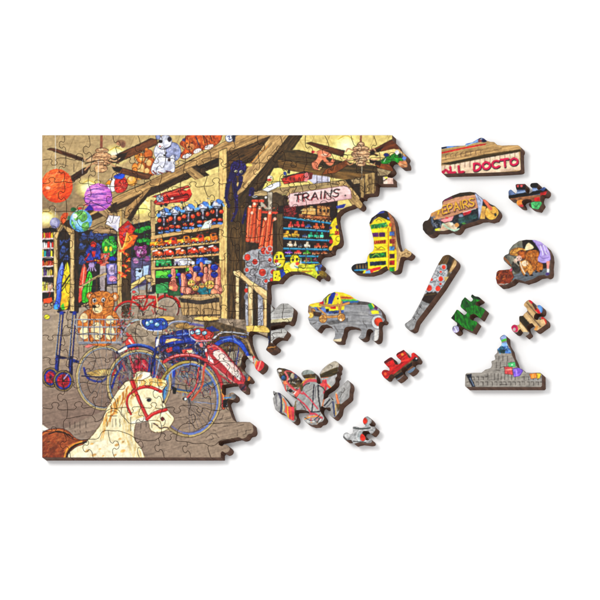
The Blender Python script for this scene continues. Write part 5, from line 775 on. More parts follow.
# green piece
F([(450, 292), (488, 292), (488, 336), (450, 336)], (22, 116, 26), n=.25, ang=70, sx=5, sy=1.5); F([(460, 295), (474, 296), (478, 304), (466, 308), (459, 306)], (22, 76, 30), n=.2, al=.7); DAB([(451, 294), (487, 294), (487, 334), (451, 334)], [(30, 146, 34), (14, 80, 20), (50, 160, 44), (16, 96, 24)], 150, 2, 6, .8, ang=70, spread=40, al=.6); F([(470, 294), (482, 297), (480, 300), (474, 299)], (20, 54, 26), n=.3); F([(451, 318), (455, 314), (455, 322), (453, 320)], (20, 40, 24), n=.2)
E(456, 329.6, 3.8, 3.6, (168, 168, 200), n=.12, ol=(90, 90, 120), ow=.4); S([(454.6, 327), (457, 332)], 1, (230, 230, 244)); F([(457, 322), (462, 326), (460, 328), (456, 325)], (24, 40, 26), n=.2)
# wood-plank piece
F([(508, 298), (550, 298), (550, 338), (508, 338)], (196, 160, 112), n=.08, ang=50, sx=12, sy=1)
for (o, c, w) in ((0, (74, 56, 26), 5), (5.4, (214, 178, 128), 2.5), (8.4, (120, 96, 74), 1.2), (10.6, (206, 172, 124), 2), (12.6, (96, 80, 66), 1.4), (14.6, (190, 150, 110), 2)): S([(512 + o, 308 - o * .6), (532 + o, 332 - o * .6)], w, c, sm=False)
F([(523, 304), (527, 300), (541, 314), (536, 316)], (190, 152, 104), n=.1, ang=48, sx=8, sy=1); S([(527, 303), (538, 315)], 1, (120, 96, 70)); S([(530.6, 300.6), (534, 304.4)], 3.2, (214, 36, 56)); S([(536, 309), (540.4, 313.6)], 3, (206, 40, 50)); S([(533, 304), (536, 309)], 2, (96, 60, 44)); F([(536, 304), (544, 304), (544, 313), (541, 313)], (104, 146, 206), n=.08); S([(542, 317), (547, 324)], 3, (200, 50, 40)); F([(540, 320), (544, 319), (546, 324), (543, 326)], (226, 180, 130)); F([(534, 326), (538, 326), (537, 331), (534, 330)], (226, 160, 90))
F([(519, 316), (523, 315.6), (532, 326), (528, 331), (526, 326)], (56, 46, 20), n=.15); E(514.6, 329, 3.6, 4.4, (206, 26, 96), n=.08); E(514.4, 329.6, 1.6, 1.9, (196, 160, 160)); S([(521, 326), (528, 335)], 2.6, (226, 196, 146), sm=False)
# red piece
F([(380, 348), (420, 348), (420, 384), (380, 384)], (206, 26, 28), n=.15, ang=-28, sx=6, sy=1.5); DAB([(382, 352), (418, 352), (410, 370), (384, 378)], [(236, 50, 40), (160, 14, 20), (250, 90, 60), (130, 20, 30)], 80, 1.5, 5, .7, ang=-28, spread=40, al=.6)
S([(384, 362.6), (393, 358)], 3, (110, 14, 26)); S([(397, 354.6), (404, 350.6)], 1.6, (110, 14, 26)); E(402.5, 354.6, 1.4, 1.3, (255, 120, 50)); E(385.4, 374, 1.4, 1.8, (255, 80, 40)); S([(401, 361.6), (409, 359.4)], 1.6, (240, 60, 50))
F([(392, 376), (402, 368), (414, 358), (420, 362), (414, 372), (400, 384)], (110, 76, 50), n=.15); S([(395, 378), (403, 373)], 3.2, (26, 20, 22), sm=False); S([(397, 380.6), (405, 376)], 2, (120, 124, 134), sm=False); S([(407, 368), (412, 364)], 3.2, (24, 20, 22), sm=False); S([(408, 373), (415, 368.6)], 3.4, (110, 122, 140), sm=False); E(415.6, 359.6, 3, 2.6, (30, 26, 28)); E(416.6, 358.6, 1, .8, (220, 220, 220)); S([(391, 373.6), (403, 366), (414, 357.6)], 1.6, (190, 24, 30), sm=False)
# grey piece with red dots
F([(340, 412), (378, 412), (378, 446), (340, 446)], (172, 172, 172), n=.1); DAB([(342, 416), (376, 416), (376, 444), (342, 444)], [(206, 206, 206), (130, 134, 136), (214, 210, 206), (110, 114, 114)], 60, 1.5, 5, .8, al=.6); E(365, 421, 2.7, 3.4, (226, 62, 36), n=.1, ol=(150, 140, 140), ow=.5); E(363, 437.4, 2.9, 4, (226, 60, 40), n=.1, ol=(150, 130, 130), ow=.5); ARC(362.5, 436, 5.6, 6.4, 1.2, (206, 206, 206)); S([(353.4, 428), (362, 429), (370, 428)], 1.4, (80, 86, 84)); S([(353, 441.4), (366, 442.4)], .8, (70, 70, 70)); E(347.4, 436, 2.6, 2.2, (214, 214, 214)); S([(343.6, 437), (347, 440)], 1, (90, 90, 90))
# capitol-shaped piece
F([(462, 332), (546, 332), (546, 390), (462, 390)], (154, 148, 140), n=.06, ang=-8, sx=8, sy=1)
for yb in (382, ): 
    for x in np.arange(467, 541, 4.6): S([(x, yb), (x + 2.4, yb), (x + 2.4, yb + 3.4)], .45, (70, 62, 56), sm=False)
for x in list(np.arange(472, 486, 4.6)) + list(np.arange(522, 541, 4.6)): S([(x, 377), (x + 2.2, 377), (x + 2.2, 380)], .45, (70, 62, 56), sm=False)
for x in np.arange(488, 518, 3.4): S([(x, 373.6), (x, 380)], .45, (70, 62, 56), sm=False)
for x in (496.5, 500.5, 507, 511): S([(x, 362), (x, 368)], .4, (80, 72, 66), sm=False)
for x in (499, 503, 507.5): S([(x, 356), (x, 361)], .4, (80, 72, 66), sm=False)
S([(496, 370), (500, 370.6)], .5, (70, 62, 56)); S([(500, 368.4), (503, 366.6), (506, 367)], .5, (70, 62, 56)); S([(500, 384.6), (507, 384.4)], .6, (70, 62, 56))
F([(466, 374.6), (471.6, 374), (472, 379), (475.6, 387), (472, 387), (468.6, 380)], (34, 40, 56), n=.2); S([(470, 378), (474, 386)], .7, (130, 150, 180)); 
F([(497, 348), (502, 345), (508, 346), (511.6, 353), (508, 353.6), (499, 353)], (70, 110, 170), n=.2); DAB([(498, 347), (510, 347), (511, 353), (499, 353)], [(30, 70, 90), (130, 180, 226), (40, 110, 100)], 26, 1.5, 4, .8); F([(499.6, 349), (506, 350), (505, 353.6), (500, 353)], (26, 76, 84), n=.2)
E(504, 338, 3.6, 3.4, (150, 170, 210), n=.12); S([(502, 341), (506, 339.6)], 2, (90, 200, 60)); F([(501.6, 343), (506.6, 342), (508, 346), (501, 346.4)], (140, 180, 230), n=.08); S([(500.6, 337), (502.6, 335.6)], .8, (90, 80, 90))
F([(504.4, 367), (512, 366.6), (513, 375), (505, 374)], (206, 84, 84), n=.12, ol=(120, 30, 40), ow=.4); F([(508, 363), (515, 362), (515.6, 366.4), (509, 367.4)], (90, 190, 120), n=.12, ol=(30, 110, 60), ow=.3); F([(513, 369), (519, 367.6), (523, 371), (520, 376), (514, 377)], (130, 96, 206), n=.12, ol=(70, 40, 140), ow=.4); S([(516, 369), (517, 376)], .7, (190, 160, 240)); S([(505.6, 370), (512, 369.6)], .7, (250, 170, 150)); E(512, 365, .8, .8, (230, 250, 230))
F([(529.6, 374), (537, 373), (537, 378), (531, 379)], (226, 140, 60), n=.1, ol=(150, 80, 30), ow=.3); F([(536.6, 373), (541.6, 374), (540, 378), (537.4, 379)], (244, 200, 60), n=.08, ol=(150, 110, 30), ow=.3); S([(533, 374), (533.4, 378)], .6, (250, 200, 110))
# eagle-shaped piece: bicycle parts on grey floor
F([(270, 358), (354, 358), (354, 428), (270, 428)], (164, 162, 160), n=.07, ang=-60, sx=10, sy=1.4); DAB([(272, 360), (352, 360), (352, 426), (272, 426)], [(190, 188, 184), (136, 134, 132), (200, 198, 194), (120, 118, 118)], 160, 2, 8, .5, ang=-60, spread=60, al=.5)
F([(276, 366), (290, 368), (302, 378), (302, 388), (290, 388), (280, 378)], (84, 66, 38), n=.3); DAB([(277, 368), (292, 370), (300, 380), (298, 394), (286, 390), (279, 376)], [(40, 30, 26), (150, 120, 70), (200, 190, 170), (90, 70, 40), (60, 60, 90)], 70, 1.5, 5, .8)
S([(286, 371), (292, 372), (298, 377)], 1.2, (190, 80, 80)); E(280, 371, 2, 1.3, (216, 206, 196), n=.05); E(283.4, 378, 2.2, 2.6, (50, 84, 120), n=.15, ol=INK, ow=.4); S([(285, 372), (288, 378), (287, 382), (293, 389), (300, 392)], 1.7, (222, 110, 110)); E(285.6, 383, 2.6, 2.2, (236, 130, 90), n=.1, ol=(140, 50, 40), ow=.3); S([(285, 385), (286, 392)], 1.5, (206, 90, 80)); S([(287, 382), (298, 392), (303, 394)], 1.4, (206, 70, 80)); E(296, 376, 2, 2.6, (80, 80, 110), n=.2); E(292.6, 376, 1.6, 2.8, (176, 166, 140))
E(290.6, 391, 2, 1.5, (50, 40, 44)); F([(293, 393), (299, 389), (301, 392), (296, 398)], (226, 100, 90), n=.1, ol=(140, 40, 40), ow=.4); S([(294, 394), (296, 391.6)], 1.3, (250, 210, 196))
S([(300, 392), (302, 386), (308, 381), (318, 381)], 3, (206, 90, 96)); S([(301, 386), (306, 379.6), (315, 377.6)], 1.6, (214, 150, 60)); F([(302, 373), (316, 373), (316, 378), (304, 378.6)], (90, 70, 34), n=.2); F([(302, 370), (316, 370), (316, 373.6), (303, 375)], (150, 156, 150), n=.12); S([(302, 391), (304, 386), (310, 383)], .7, (40, 34, 34)); F([(300, 386), (303, 383), (303, 389), (301, 392)], (100, 86, 50))
for P, w, c in (([(314, 385), (313, 400), (312, 412)], 1.1, (34, 38, 56)), ([(318, 386), (319, 400), (321, 411)], 1.3, (30, 34, 50)), ([(316, 386), (315, 400)], .5, (70, 76, 90)), ([(303, 392), (309, 398), (318, 409)], 1.2, (206, 70, 90)), ([(298, 399), (304, 404), (312, 414)], 1.5, (200, 70, 86)), ([(324, 386), (324.6, 394), (322.6, 406)], 1.3, (196, 130, 90)), ([(325, 384), (324.8, 400)], .6, (190, 50, 70)), ([(306, 392), (312, 389)], .5, (120, 118, 118)), ([(308, 398), (313, 395)], .5, (120, 118, 118)), ([(300, 402), (306, 410)], .6, (90, 40, 40))): S(P, w, c)
F([(318, 382), (326, 379), (328, 386), (322, 387)], (222, 84, 84), n=.1); S([(321, 377.6), (328, 377.2)], 1.3, (240, 120, 80)); S([(326, 380), (326, 388), (324, 393)], 1.6, (200, 60, 80)); S([(327, 385), (331, 389)], 1.8, (236, 90, 70)); S([(328, 384), (332, 388)], .6, (250, 200, 120)); S([(318, 385), (323, 388), (326, 392)], .9, (34, 36, 50))
F([(319, 375), (326, 371), (338, 367), (338, 374), (330, 377), (320, 378)], (86, 72, 36), n=.2, ang=-12, sx=8, sy=1); F([(321, 372), (330, 362), (339, 360), (339, 366), (330, 370), (321, 374)], (186, 176, 158), n=.06); slits([[(328, 366), (330, 364.6), (332.6, 366), (332, 368)], [(344, 388), (345, 390), (343, 393), (341, 392)], [(342, 393.6), (340, 398)], [(277, 392), (276, 396)]])
S([(336.4, 395), (338.6, 404)], 2.2, (230, 84, 54)); S([(335.6, 393), (339.4, 406)], .8, (246, 180, 110)); S([(324, 406), (330, 399.4)], 1.1, (34, 38, 50)); S([(326, 408), (332, 402)], .6, (70, 70, 84)); S([(333, 402), (335, 416)], 1.7, (80, 86, 116)); S([(336, 404), (336, 415)], .8, (196, 160, 90)); F([(336, 404), (342, 404), (338, 412)], (100, 80, 46), n=.2)
S([(279, 393), (282, 402), (281, 412)], 2.4, (84, 82, 104)); S([(276, 396), (277, 406)], 1, (120, 118, 122)); S([(283, 399), (286, 404), (285.6, 412)], 1.8, (226, 120, 84)); S([(282.6, 398), (283.6, 412)], .8, (246, 200, 130)); F([(286, 407), (292, 406), (295, 407), (294, 421), (289, 419), (286, 412)], (222, 74, 84), n=.1); S([(287.6, 407), (288.4, 418)], 1.4, (244, 176, 50)); S([(290.6, 407), (291.6, 420)], .8, (236, 120, 60)); F([(294, 402), (296.6, 400), (296, 420), (294.4, 420)], (120, 108, 84), n=.15); E(274, 395, 1, 1, INK); S([(276, 393), (274, 396)], .7, INK)
S([(304, 415.4), (314, 414), (322, 418)], 1.8, (206, 70, 90)); S([(305, 419), (311, 417), (318, 416.4)], 1.4, (236, 150, 80)); S([(304, 417), (312, 421), (320, 415)], .7, (40, 40, 60)); S([(308, 421), (314, 422)], 1, (210, 206, 200)); S([(311, 412), (317, 412), (321, 411)], 1.2, (50, 56, 70)); S([(317, 423), (320, 418)], .7, INK); DAB([(304, 416), (322, 414), (320, 423), (308, 423)], [(40, 44, 60), (206, 80, 90), (220, 214, 206), (230, 140, 60)], 24, 1, 3, .6)
# hand-painted unevenness: brush wobble, pigment variation, crisper tone
_X, _Y = grid(0, W * R, 0, H * R)
_dx = (vn(_X / 1.7, _Y / 1.7) - .5) * 1.1 + (vn(_X / 5 + 9, _Y / 5) - .5) * .8; _dy = (vn(_X / 1.7 + 70, _Y / 1.7 + 33) - .5) * 1.1 + (vn(_X / 5 + 39, _Y / 5 + 20) - .5) * .8
_ix = np.clip(((_X + _dx * .3) * R).astype(int), 0, W * R - 1); _iy = np.clip(((_Y + _dy * .3) * R).astype(int), 0, H * R - 1)
CV = CV[_iy, _ix]
def blur(A, k):
    for ax in (0, 1):
        c = np.cumsum(np.concatenate([np.repeat(np.take(A, [0], ax), k + 1, ax), A, np.repeat(np.take(A, [-1], ax), k, ax)], ax), ax)
        A = (np.take(c, range(2 * k + 1, c.shape[ax]), ax) - np.take(c, range(0, c.shape[ax] - 2 * k - 1), ax)) / (2 * k + 1)
    return A
CV = CV + (CV - blur(CV, 5)) * .3 + (CV - blur(CV, 16)) * .16
_t = (vn(_X / .9 + 11, _Y / .9) - .5) * .14 + (vn(_X / 2.1, _Y / 2.1 + 50) - .5) * .16
CV = CV * (1 + _t[..., None])
del _X, _Y, _dx, _dy, _ix, _iy, _t
CV = np.clip(CV, 0, 1)
_g = CV.mean(2, keepdims=True); CV = _g + (CV - _g) * .93
CV = np.clip(CV, 0, 1) ** 1.1; CV = CV * .72 + (CV * CV * (3 - 2 * CV)) * .28 + .012
# soften the print to its own dot size, then to linear light
for _ in range(3):
    CV[1:-1, 1:-1] = (CV[1:-1, 1:-1] * 4 + CV[:-2, 1:-1] * 2 + CV[2:, 1:-1] * 2 + CV[1:-1, :-2] * 2 + CV[1:-1, 2:] * 2 + CV[:-2, :-2] + CV[2:, 2:] + CV[:-2, 2:] + CV[2:, :-2]) / 16
CV = np.clip(CV, 0.008, 1)
LIN = np.where(CV <= 0.04045, CV / 12.92, ((CV + .055) / 1.055) ** 2.4) / EGAIN
del CV
# ---------------------------------------------------------------- materials
def mat_print():
    m = bpy.data.materials.new('printed_wood'); m.use_nodes = True; nt = m.node_tree; b = nt.nodes['Principled BSDF']
    a = nt.nodes.new('ShaderNodeAttribute'); a.attribute_name = 'print'
    nt.links.new(a.outputs['Color'], b.inputs['Base Color'])
    b.inputs['Roughness'].default_value = .55; b.inputs['Specular IOR Level'].default_value = .12
    tc = nt.nodes.new('ShaderNodeTexCoord'); n = nt.nodes.new('ShaderNodeTexNoise'); n.inputs['Scale'].default_value = 700; n.inputs['Detail'].default_value = 3
    bp = nt.nodes.new('ShaderNodeBump'); bp.inputs['Strength'].default_value = .12; bp.inputs['Distance'].default_value = .0003
    nt.links.new(tc.outputs['Object'], n.inputs['Vector']); nt.links.new(n.outputs['Fac'], bp.inputs['Height']); nt.links.new(bp.outputs['Normal'], b.inputs['Normal'])
    return m
def mat_edge():
    m = bpy.data.materials.new('laser_burnt_edge'); m.use_nodes = True; nt = m.node_tree; b = nt.nodes['Principled BSDF']
    tc = nt.nodes.new('ShaderNodeTexCoord'); mp = nt.nodes.new('ShaderNodeMapping'); mp.inputs['Scale'].default_value = (260, 260, 60)
    n = nt.nodes.new('ShaderNodeTexNoise'); n.inputs['Scale'].default_value = 1.0; n.inputs['Detail'].default_value = 4
    r = nt.nodes.new('ShaderNodeValToRGB'); r.color_ramp.elements[0].position = .3; r.color_ramp.elements[1].position = .75
    r.color_ramp.elements[0].color = (.066, .033, .022, 1); r.color_ramp.elements[1].color = (.145, .07, .044, 1)
    nt.links.new(tc.outputs['Object'], mp.inputs['Vector']); nt.links.new(mp.outputs['Vector'], n.inputs['Vector']); nt.links.new(n.outputs['Fac'], r.inputs['Fac']); nt.links.new(r.outputs['Color'], b.inputs['Base Color'])
    b.inputs['Roughness'].default_value = .7; b.inputs['Specular IOR Level'].default_value = .15
    return m
def mat_table():
    m = bpy.data.materials.new('white_paper'); m.use_nodes = True; nt = m.node_tree; b = nt.nodes['Principled BSDF']
    n = nt.nodes.new('ShaderNodeTexNoise'); n.inputs['Scale'].default_value = 40
    r = nt.nodes.new('ShaderNodeValToRGB'); r.color_ramp.elements[0].color = (.895, .895, .9, 1); r.color_ramp.elements[1].color = (.915, .915, .915, 1)
    tc = nt.nodes.new('ShaderNodeTexCoord'); nt.links.new(tc.outputs['Object'], n.inputs['Vector']); nt.links.new(n.outputs['Fac'], r.inputs['Fac']); nt.links.new(r.outputs['Color'], b.inputs['Base Color'])
    b.inputs['Roughness'].default_value = .9; b.inputs['Specular IOR Level'].default_value = 0
    return m
MP, ME, MT = mat_print(), mat_edge(), mat_table()

# ---------------------------------------------------------------- table top
me = bpy.data.meshes.new('table_surface')
n = 24; ext = 3.0; vs = []; fs = []
for j in range(n + 1):
    for i in range(n + 1): vs.append((-ext + 2 * ext * i / n, -ext + 2 * ext * j / n, 0))
for j in range(n):
    for i in range(n): a = j * (n + 1) + i; fs.append((a, a + 1, a + n + 2, a + n + 1))
me.from_pydata(vs, [], fs); me.materials.append(MT)
o = bpy.data.objects.new('table_surface', me); sc.collection.objects.link(o); o['kind'] = 'structure'

# ---------------------------------------------------------------- cutting pieces out of the print
def area2(P): x, y = P[:, 0], P[:, 1]; return .5 * np.sum(x * np.roll(y, -1) - y * np.roll(x, -1))
def resample(P, step):
    P = np.array(P); Q = np.vstack([P, P[:1]]); out = []
    for a, b in zip(Q[:-1], Q[1:]):
        k = max(1, int(round(np.hypot(*(b - a)) / step)))
        for i in range(k): out.append(a + (b - a) * i / k)
    return np.array(out)
def inset(P, d):
    """move every vertex of a counter-clockwise (in x,y-down: positive area) loop inwards"""
    if area2(P) < 0: P = P[::-1]
    e = np.roll(P, -1, 0) - P; L = np.maximum(np.hypot(e[:, 0], e[:, 1]), 1e-6)[:, None]; e = e / L
    nrm = np.stack([-e[:, 1], e[:, 0]], 1); m = nrm + np.roll(nrm, 1, 0)
    q = np.maximum(np.hypot(m[:, 0], m[:, 1]), .8)[:, None]
    return P + m / q * d * np.minimum(2 / q, 1.6) * 1.0 / 1.0
def dist_ok(pts, P, d):
    ok = np.ones(len(pts), bool)
    for a, b in zip(P, np.roll(P, -1, 0)):
        lo = np.minimum(a, b) - d; hi = np.maximum(a, b) + d
        s = np.where((pts[:, 0] > lo[0]) & (pts[:, 0] < hi[0]) & (pts[:, 1] > lo[1]) & (pts[:, 1] < hi[1]) & ok)[0]
        if len(s) == 0: continue
        v = b - a; t = np.clip(((pts[s] - a) @ v) / max(v @ v, 1e-9), 0, 1); q = a + t[:, None] * v
        ok[s[np.hypot(*(pts[s] - q).T) < d]] = False
    return ok
def sample(P):
    x = np.clip((P[:, 0] * R).astype(int), 1, W * R - 2); y = np.clip((P[:, 1] * R).astype(int), 1, H * R - 2)
    return LIN[y, x]
STEP = .5
BURN = np.array((.045, .026, .018))
def piece(name, loop, parent=None, gap=.2, burn=.55):
    loop = inset(np.array(loop, float), gap)
    inner = inset(loop, .3)
    lo = loop.min(0); hi = loop.max(0)
    gx, gy = np.meshgrid(np.arange(math.floor(lo[0]), hi[0] + 1, STEP), np.arange(math.floor(lo[1]), hi[1] + 1, STEP))
    pts = np.stack([gx.ravel(), gy.ravel()], 1) + .013
    pts = pts[inside(loop, pts[:, 0], pts[:, 1])]; pts = pts[dist_ok(pts, loop, .36)]
    ok = inside(loop, inner[:, 0], inner[:, 1]); ok2 = dist_ok(inner, loop, .2); inn = inner[ok & ok2]
    allp = np.vstack([loop, inn, pts]); nl = len(loop)
    r = delaunay_2d_cdt([Vector(p) for p in allp], [(i, (i + 1) % nl) for i in range(nl)], [], 0, 1e-5, False)
    V = np.array([(v[0], v[1]) for v in r[0]]); FA = np.array([tuple(f) for f in r[2]])
    ce = V[FA].mean(1); FA = FA[inside(loop, ce[:, 0], ce[:, 1])]; faces = [tuple(f) for f in FA.tolist()]
    # keep the ring as it is traced, use the returned outer edges for the walls
    cnt = {}
    for f in faces:
        for i in range(len(f)):
            a, b = f[i], f[(i + 1) % len(f)]; cnt[(a, b)] = 1
    rim = [(a, b) for (a, b) in cnt if (b, a) not in cnt]
    col = sample(V); rimv = set([a for a, b in rim] + [b for a, b in rim])
    ri = np.array(sorted(rimv)); col[ri] = col[ri] * (1 - burn) + BURN * burn
    T = to_world_np(V, THICK); c = T.mean(0); base = Vector((c[0], c[1], 0))
    if parent is not None: org = np.array(parent.location)
    else: org = np.array(base)
    idx = {}; bot = []
    nV = len(V); f2 = []
    fl = [f[::-1] for f in faces]            # y is flipped going to the world
    for a, b in rim:
        for q in (a, b):
            if q not in idx: idx[q] = nV + len(bot); bot.append((T[q, 0], T[q, 1], 0.0))
        f2.append((a, b, idx[b], idx[a]))
    AV = np.vstack([T, np.array(bot)]) - org
    # underside: same triangles are not needed in detail, one sheet of the ring
    me = bpy.data.meshes.new(name)
    me.from_pydata([tuple(v) for v in AV], [], fl + f2)
    me.materials.append(MP); me.materials.append(ME)
    mi = np.zeros(len(me.polygons), np.int32); mi[len(fl):] = 1; me.polygons.foreach_set('material_index', mi)
    at = me.color_attributes.new('print', 'FLOAT_COLOR', 'POINT')
    C4 = np.ones((len(AV), 4), np.float32); C4[:nV, :3] = col; C4[nV:, :3] = BURN; at.data.foreach_set('color', C4.ravel())
    me.validate(); me.update()
    # normals up
    o = bpy.data.objects.new(name, me); sc.collection.objects.link(o)
    if parent is not None: o.parent = parent
    else: o.location = base
    return o
# ---------------------------------------------------------------- the assembled part of the puzzle
OUT = [(42, 135), (392.3, 135), (392.5, 140), (394.5, 142), (397.5, 145), (399.5, 149), (402, 151.6), (405, 154), (407, 157.5), (406, 160.5), (407.3, 163), (407, 167.4), (402.5, 167.8), (399, 165.8), (397.5, 163.6), (394, 161.2), (391, 161.6), (389.6, 164), (391.8, 167), (393, 170.3), (391, 173), (387.8, 175.4), (388, 177.2), (393.2, 178), (393.6, 184.2), (376.4, 184.2), (375.8, 190), (374, 193.6), (367, 194.2), (364, 195.6), (363.6, 197.8), (360.4, 198), (359.4, 199.4), (362.2, 203), (362.6, 206), (359.6, 208.6), (356.6, 207), (354, 204.8), (351.5, 206), (346, 207.6), (341, 210), (337.6, 213.5), (336.6, 218), (337.6, 225), (339.4, 233), (340.2, 238.6), (339.4, 243), (337, 245.4), (333.8, 246.2), (332.3, 249), (331.8, 252.2), (327, 254), (321.6, 254.4), (318.6, 256.6), (317.5, 259.6), (319.2, 262.6), (321.6, 264), (322.4, 266.5), (320.8, 268.6), (321.6, 270.2), (325, 271.6), (327, 275), (325.6, 278.2), (322.4, 277.9), (319.6, 275.6), (317.6, 276.4), (316, 279), (311.4, 275.6), (305, 273), (298, 271.6), (291, 271.7), (286, 273.8), (281.4, 278.4), (279, 281.2), (274.5, 281), (268.6, 282), (267.4, 286), (268.2, 295), (267.4, 302.5), (271, 304.6), (274.2, 308.6), (276.6, 307.6), (279, 305), (283, 303), (288, 303.4), (292, 306.4), (294, 310), (293, 317), (291.4, 321.6), (288.6, 323.4), (285, 321.8), (281.6, 322.4), (280.4, 324.6), (271.6, 326.2), (271.4, 330.4), (283, 328.8), (286.6, 330.4), (287.2, 333), (283.8, 338), (279, 337.6), (275, 339.6), (272.6, 342), (274.6, 344.6), (277, 346), (276.2, 349.6), (272, 352.2), (268.4, 352), (265.8, 349.2), (268, 345), (268.4, 340), (266, 336.2), (256, 332), (251, 331.4), (248.8, 334), (249.2, 341), (251, 347), (253.4, 353), (255.6, 357.6), (258.4, 360), (262, 360.4), (264.6, 363.4), (264, 367), (261.4, 370.2), (258.6, 371.6), (255.4, 368.6), (254, 364.6), (250, 360.6), (246.6, 356), (243, 356.4), (241.6, 360), (242.4, 363), (241, 366.4), (243, 370), (248, 374), (251, 378.6), (249.4, 381), (245.2, 381), (244.4, 383), (246.6, 386.4), (246.2, 391), (242.2, 391.6), (240, 389.4), (238.6, 386.6), (236.6, 383.4), (230, 383.8), (222.2, 385.4), (222, 391.6), (224, 394.6), (227, 394.8), (230, 392.8), (233, 392.2), (235.6, 394.4), (236, 397.6), (233.2, 400), (229, 399.6), (227.4, 401.6), (228, 405), (230, 411), (232, 416.6), (234, 420), (237, 421.8), (243, 421.6), (249.6, 421.9), (252.8, 424.6), (253.8, 430), (252, 433.6), (248.6, 434.4), (246, 437.6), (242, 438.8), (238, 437.4), (229, 439.4), (219.4, 441.4), (219, 444.4), (222, 445.8), (225, 444.4), (228.4, 445.8), (230, 449), (228.4, 452), (225, 453), (222.2, 451.6), (221, 453), (221, 457.7), (42, 457.7)]
def soften_outline(P):
    out = []
    for i, p in enumerate(P):
        out.append(p)
    return out
EDGE = []                                   # undirected segments
VV = []; key = {}
def vid(p):
    k = (round(p[0], 3), round(p[1], 3))
    if k not in key: key[k] = len(VV); VV.append(k)
    return key[k]
def add_path(P):
    ids = [vid(p) for p in P]
    for a, b in zip(ids[:-1], ids[1:]):
        if a != b: EDGE.append((a, b))
def tight(P, closed=True, d=1.3, lim=4.5):
    """extra points near the ends of long sides, so that smoothing keeps straight sides straight"""
    P = [np.array(p, float) for p in P]; out = []
    for i, a in enumerate(P):
        out.append(a)
        if not closed and i == len(P) - 1: break
        b = P[(i + 1) % len(P)]; L = np.hypot(*(b - a))
        if L > lim: u = (b - a) / L; out += [a + u * d, b - u * d]
    return out
bis = [np.array(p, float) for p in OUT]
curve = smooth(tight(OUT[1:-2], False), False, 3)
outline = [np.array((42., 135.))] + [np.array(p) for p in curve] + [np.array((221., 457.7)), np.array((42., 457.7))]
outline = resample(np.array(outline), 1.2)
# shaped pieces (a small building, a long-nosed animal, a bell, a star-like leaf)
WHIM = [
 [(65.6, 419), (69, 418.4), (95, 419), (95, 421.5), (101, 419.6), (104, 415), (107, 410.6), (112, 408.6), (119, 410.4), (121.4, 415), (126, 419.5), (129, 423), (141, 422), (160, 421.6), (160, 437), (134, 437.4), (131, 435.4), (126, 433.2), (102, 432), (98, 438.4), (90, 439.2), (70, 438), (66, 434)],
 [(176, 440), (186, 441.6), (196, 443.8), (204, 443.2), (210, 446), (216, 444.4), (219.6, 441), (230, 439), (238, 437), (243, 439), (247, 436), (252, 433), (254, 428), (252, 422), (244, 421), (236, 422.4), (226, 423), (214, 423.4), (205, 425), (196, 429), (192, 424), (182, 425), (178, 430), (177, 435)],
 [(150, 288), (156, 284), (163, 285), (168, 290), (170, 297), (176, 300), (173, 305), (163, 304), (158, 308), (152, 305), (143, 306), (142, 300), (148, 296)],
 [(292, 222), (300, 218), (309, 221), (318, 219), (322, 226), (316, 231), (318, 239), (309, 238), (302, 243), (297, 236), (288, 236), (291, 229)],
 [(84, 206), (92, 203), (101, 206), (108, 212), (106, 220), (98, 224), (89, 228), (80, 226), (77, 218), (82, 213)],
 [(196, 366), (205, 362), (214, 365), (222, 361), (230, 366), (226, 374), (229, 382), (219, 383), (212, 388), (205, 382), (196, 383), (199, 375)],
]
def knob(a, b, s, jit):
    """points from a to b with an interlocking knob on side s"""
    a = np.array(a); b = np.array(b); d = b - a; L = np.hypot(*d); t = d / L; nn = np.array([-t[1], t[0]]) * s
    k = L / 24.0; c = .5 + jit[0]; w = (3.1 + jit[1]) * k; h = (5.6 + jit[2]) * k; dip = .9 * k
    pts = [(0, 0), (L * c * .5, -dip * .6), (L * c - w * .95, -dip * .1), (L * c - w * .62, h * .22), (L * c - w * 1.02, h * .55), (L * c - w * .72, h * .9), (L * c, h), (L * c + w * .72, h * .9), (L * c + w * 1.02, h * .55), (L * c + w * .62, h * .22), (L * c + w * .95, -dip * .1), (L * (1 + c) * .5, -dip * .6), (L, 0)]
    return smooth([a + t * x + nn * y for x, y in pts], False, 4)
NXC, NYC = 15, 13
rr = random.Random(5)
x0, x1, y0, y1 = 42, 402, 135, 457.7
node = {}
for j in range(NYC + 1):
    for i in range(NXC + 1):
        jx = 0 if i in (0,) else rr.uniform(-3.2, 3.2); jy = 0 if j in (0, NYC) else rr.uniform(-3.2, 3.2)
        node[i, j] = (x0 + (x1 - x0) * i / NXC + jx + (3 if j % 2 else -3) * (0 if i == 0 else 1), y0 + (y1 - y0) * j / NYC + jy)
outP = np.array(outline)
whP = [resample(smooth(w, True, 4), 1.0) for w in WHIM]
def keep_path(P):
    """drop the stretch of a cut inside a shaped piece or outside the puzzle"""
    P = resample(np.array(P), .9)[:-1] if False else np.array(P)
    m = (P[:-1] + P[1:]) / 2
    ok = inside(outP, m[:, 0], m[:, 1])
    for w in whP: ok &= ~inside(w, m[:, 0], m[:, 1])
    oe = inside(outP, P[:, 0], P[:, 1])
    touch = ok | oe[:-1] | oe[1:]
    for w in whP:
        q = inside(w, P[:, 0], P[:, 1]); touch &= ~(q[:-1] & q[1:])
    for i in range(len(m)):
        if touch[i]: add_path([P[i], P[i + 1]])
add_path(list(outline) + [outline[0]])
for w in whP: add_path(list(w) + [w[0]])
for j in range(NYC + 1):
    for i in range(NXC):
        if j in (0, NYC): continue
        keep_path(knob(node[i, j], node[i + 1, j], rr.choice((-1, 1)), (rr.uniform(-.1, .1), rr.uniform(-.3, .5), rr.uniform(-.6, .8))))
